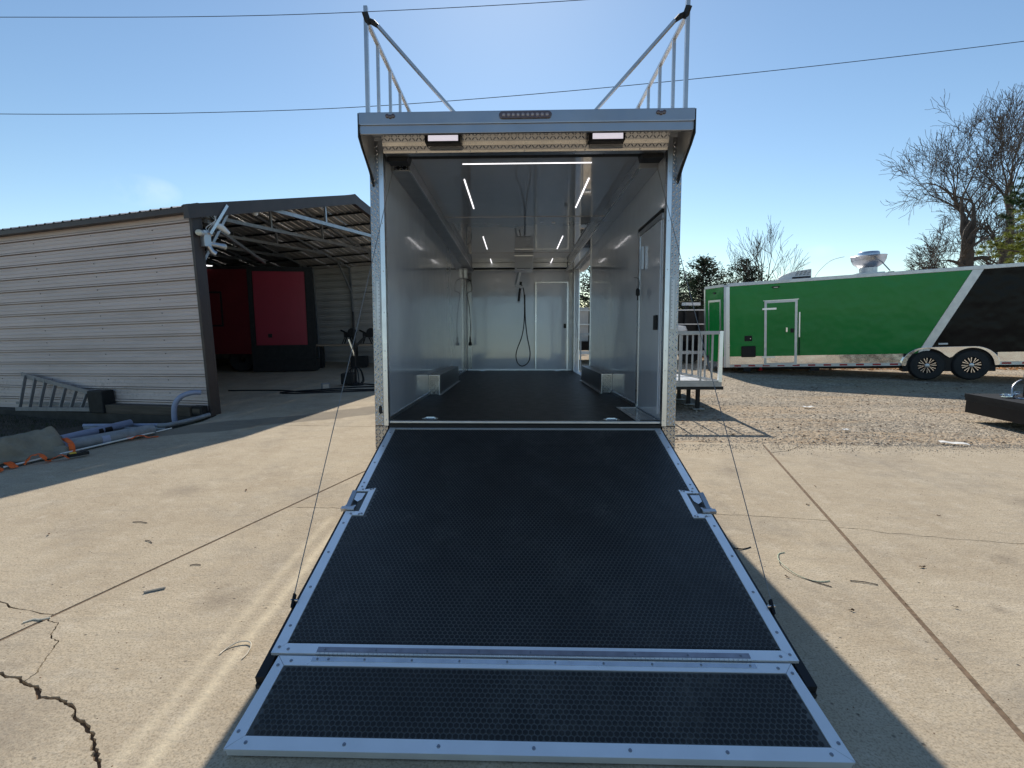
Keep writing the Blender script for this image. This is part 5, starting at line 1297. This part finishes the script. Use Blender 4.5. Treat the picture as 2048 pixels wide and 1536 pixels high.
# pine boughs at the right edge: clumps of needles
def pine():
    rnd = random.Random(77); t = thing('pine_tree', 'pine with yellow green needle clumps reaching in at the right edge', 'tree', (22.7, 21.5, 0))
    tm = MB().tube([(0, 0, -.1), (.1, 0, 5), (0, 0, 9.5)], [.3, .2, .05], 10, cap=False); lms = {0: MB(), 1: MB()}
    for i in range(46):
        z = 3.0+rnd.random()*5.8; a = rnd.uniform(0, 6.283); L = rnd.uniform(1.6, 3.3)*(1-(z-3)/9)
        if i < 9:
            z, a, L = ((6.3, math.pi, 2.4), (6.9, 3.0, 2.1), (6.6, 3.4, 2.2), (4.9, 3.1, 2.6), (4.4, 3.3, 2.4), (4.7, 2.8, 2.2), (3.2, 3.2, 1.8), (3.4, 3.5, 1.6), (5.3, 3.25, 2.1))[i]
        d = Vector((math.cos(a), math.sin(a), .12)).normalized(); p = Vector((0, 0, z)); e = p+d*L
        tm.tube([p, p.lerp(e, .5)-Vector((0, 0, .08)), e], [.07, .05, .02], 5, cap=False)
        yellow = z < 5.4
        for k in range(int(L*13)):
            c = p.lerp(e, rnd.uniform(.45, 1.05))+Vector((rnd.gauss(0, .28), rnd.gauss(0, .28), rnd.gauss(.05, .2)))
            m = lms[0 if yellow else 1]
            for j in range(80):
                v_ = Vector((rnd.gauss(0, 1), rnd.gauss(0, 1), rnd.gauss(.35, 1))).normalized(); s = rnd.uniform(.12, .24); sd_ = v_.orthogonal().normalized()*.017
                m.tri(c+v_*.03-sd_, c+v_*.03+sd_, c+v_*s)
    tm.build('trunk', A['bark'], t); lms[0].build('foliage', A['pine'], t); lms[1].build('foliage', A['pine2'], t)
pine()
# far low woodland that closes the horizon
fwm = MB(); rnd = random.Random(5)
for i in range(26000):
    a = rnd.uniform(rad(-75), rad(75)); D = rnd.uniform(75, 110); x, y = math.sin(a)*D, math.cos(a)*D
    h = (2.0+1.4*noise.noise(Vector((a*9, 0, 0)))+.9*noise.noise(Vector((a*31, 1, 0))))*rnd.random()**.6
    s = rnd.uniform(.25, .7); ax = Vector((rnd.gauss(0, 1), rnd.gauss(0, 1), rnd.gauss(0, 1))).normalized(); sd_ = ax.orthogonal()*s*.5; c = Vector((x, y, h))
    fwm.quad(c-ax*s, c-sd_, c+ax*s, c+sd_)
tag(fwm.build('distant_woodland', A['cedar']), 'low line of distant dark woodland on the horizon', 'woodland', kind='stuff')
# ================================================================ overhead wires
def cable(pts, lab):
    pts = [(x*3, y*3, 1.675+(z-1.675)*3) for x, y, z in pts]
    o = MB().tube(ctube(pts, 10), .026, 5, cap=False).build('overhead_wire', A['black']); tag(o, lab, 'wire', 'overhead wires crossing the sky')
cable([(-20, 14, 9.6), (-13.59, 14, 9.47), (-8.24, 14, 9.385), (-3.91, 14, 9.42), (1.8, 14, 9.6), (8, 14, 9.95), (20, 14, 10.9)], 'upper overhead wire crossing the top of the sky')
cable([(-20, 14, 7.3), (-13.91, 14, 7.07), (-8, 14, 7.03), (-2.8, 14, 7.17), (4.34, 14, 7.65), (12.74, 14, 8.43), (20, 14, 9.3)], 'lower overhead wire passing behind the roof railings')
# ================================================================ litter
def ground_wire(name, pts, r, mat, lab, cat='wire', z=.004):
    o = MB().tube(ctube([(x, y, (p[2] if len(p) > 2 else z)) for p in pts for x, y in [(p[0], p[1])]], 6), r, 6).build(name, mat, None, smooth=True); return tag(o, lab, cat)
ground_wire('wire_offcut', [(-1.475, 2.27), (-1.465, 2.31), (-1.43, 2.35, .012), (-1.38, 2.36, .012), (-1.35, 2.335, .01), (-1.34, 2.28), (-1.345, 2.24)], .0035, A['wwire'], 'curled cream wire offcut lying left of the ramp')
ground_wire('wire_offcut', [(-2.71, 2.50), (-2.68, 2.53), (-2.64, 2.53), (-2.60, 2.55)], .0055, A['wwire'], 'white bent scrap lying in the left slab joint')
ground_wire('green_wire', [(1.89, 3.42), (1.84, 3.40), (1.79, 3.32, .02), (1.77, 3.25, .02), (1.79, 3.13, .01), (1.84, 3.06), (1.90, 3.03), (1.97, 3.04)], .0028, A['gwire'], 'thin pale green wire curving on the sunny slab right of the ramp')
ground_wire('twig', [(1.83, 3.07), (1.88, 3.02), (1.94, 2.97)], .003, A['bark'], 'thin twig beside the end of the green wire', 'twig')
for i, (a, b, lab) in enumerate((((2.10, 3.045), (2.24, 3.0), 'twig right of the green wire near the joint'), ((-3.13, 3.845), (-3.0, 3.83), 'upper of the two twigs on the left slab'),
        ((-2.78, 3.515), (-2.70, 3.475), 'lower of the two twigs on the left slab'), ((-2.2, 3.15), (-2.13, 3.155), 'tiny dark twig above the metal scrap'))):
    ground_wire('twig', [a, ((a[0]+b[0])/2, (a[1]+b[1])/2+.008, .006), b], .003, A['bark'], lab, 'twig')
ground_wire('dark_wire', [(1.52, 3.50), (1.58, 3.465, .008), (1.63, 3.47), (1.69, 3.50)], .004, A['black'], 'short dark wire in the shadow just right of the ramp')
sc_ = thing('metal_scrap', 'small folded metal offcut shining on the left slab', 'scrap', (-2.22, 2.845, 0), (0, 0, .52))
MB().box(-.055, .055, -.011, .011, 0.001, .003).build('base', A['alu_bright'], sc_); MB().box(-.055, .055, -.011, -.009, .003, .014).build('lip', A['alu_dull'], sc_)
for i, (x, y, s, rz_, lab) in enumerate(((5.64, 6.50, (.30, .09), -.42, 'long white scrap of paper at the gravel edge'), (5.24, 9.05, (.2, .07), .1, 'white scrap of paper far out on the gravel'), (4.75, 7.25, (.1, .05), .3, 'small pale scrap on the gravel'), (1.9, 6.55, (.12, .06), .2, 'crumpled pale scrap at the slab edge near the trailer'))):
    m = MB(); n_ = 6
    for j in range(n_):
        xa, xb = -s[0]/2+s[0]*j/n_, -s[0]/2+s[0]*(j+1)/n_; za, zb = .006*math.sin(j*1.7), .006*math.sin((j+1)*1.7)
        m.quad((xa, -s[1]/2, za), (xb, -s[1]/2, zb), (xb, s[1]/2, zb+.004), (xa, s[1]/2, za+.004))
    o = m.build('paper_scrap', A['paper']); o.location = (x, y, .012); o.rotation_euler = (0, 0, rz_); md = o.modifiers.new('s', 'SOLIDIFY'); md.thickness = .001; tag(o, lab, 'paper')
rnd = random.Random(12); rows = []
spots = [(1.73, 3.08, 'brown curled leaf beside the left bend of the green wire'), (1.90, 2.72, 'brown leaf at the edge of the ramp shadow'), (2.51, 2.76, 'rust brown leaf alone on the right slab'),
         (2.69, 3.23, 'brown leaf just right of the long joint'), (2.91, 4.82, 'small leaf halfway up the right joint'), (2.56, 4.33, 'tiny leaf above the right crack'),
         (3.5, 4.1, 'leaf far right above the right crack'), (-2.6, 4.6, 'leaf highest on the left slab'), (-3.6, 3.6, 'leaf at the far left of the left slab')]
for i, (x, y, lab) in enumerate(spots):
    s = rnd.uniform(.008, .014); m = MB(); n_ = 7; rim = []
    for k in range(n_):
        a = k*2*math.pi/n_; q = s*(1+.35*math.cos(2*a)+rnd.uniform(-.25, .2)); rim.append((q*math.cos(a)*1.3, q*math.sin(a)*.7, rnd.uniform(.002, .014)))
    for k in range(n_): m.tri((0, 0, .004), rim[k], rim[(k+1) % n_])
    o = m.build('dry_leaf', A['leaf']); o.location = (x, y, .002); o.rotation_euler = (0, 0, rnd.uniform(0, 6)); md = o.modifiers.new('s', 'SOLIDIFY'); md.thickness = .001
    tag(o, lab, 'leaf', 'brown leaves dotted over the concrete')
sb = MB()
for i in range(2600):
    x = rnd.uniform(-5, 8); y = rnd.uniform(1.3, 6.3)
    if abs(x) < 1.4 and y < 4.6: continue
    if x < -4.8: continue
    stone(sb, x, y, 0, rnd.uniform(.0015, .0045))
for i in range(900):
    x = rnd.uniform(1.3, 8); stone(sb, x, 6.3-abs(rnd.gauss(0, .18)), 0, rnd.uniform(.003, .008))
tag(sb.build('grit', A['leaf']), 'fine dark grit and crumbs scattered over the concrete slabs', 'grit', kind='stuff')
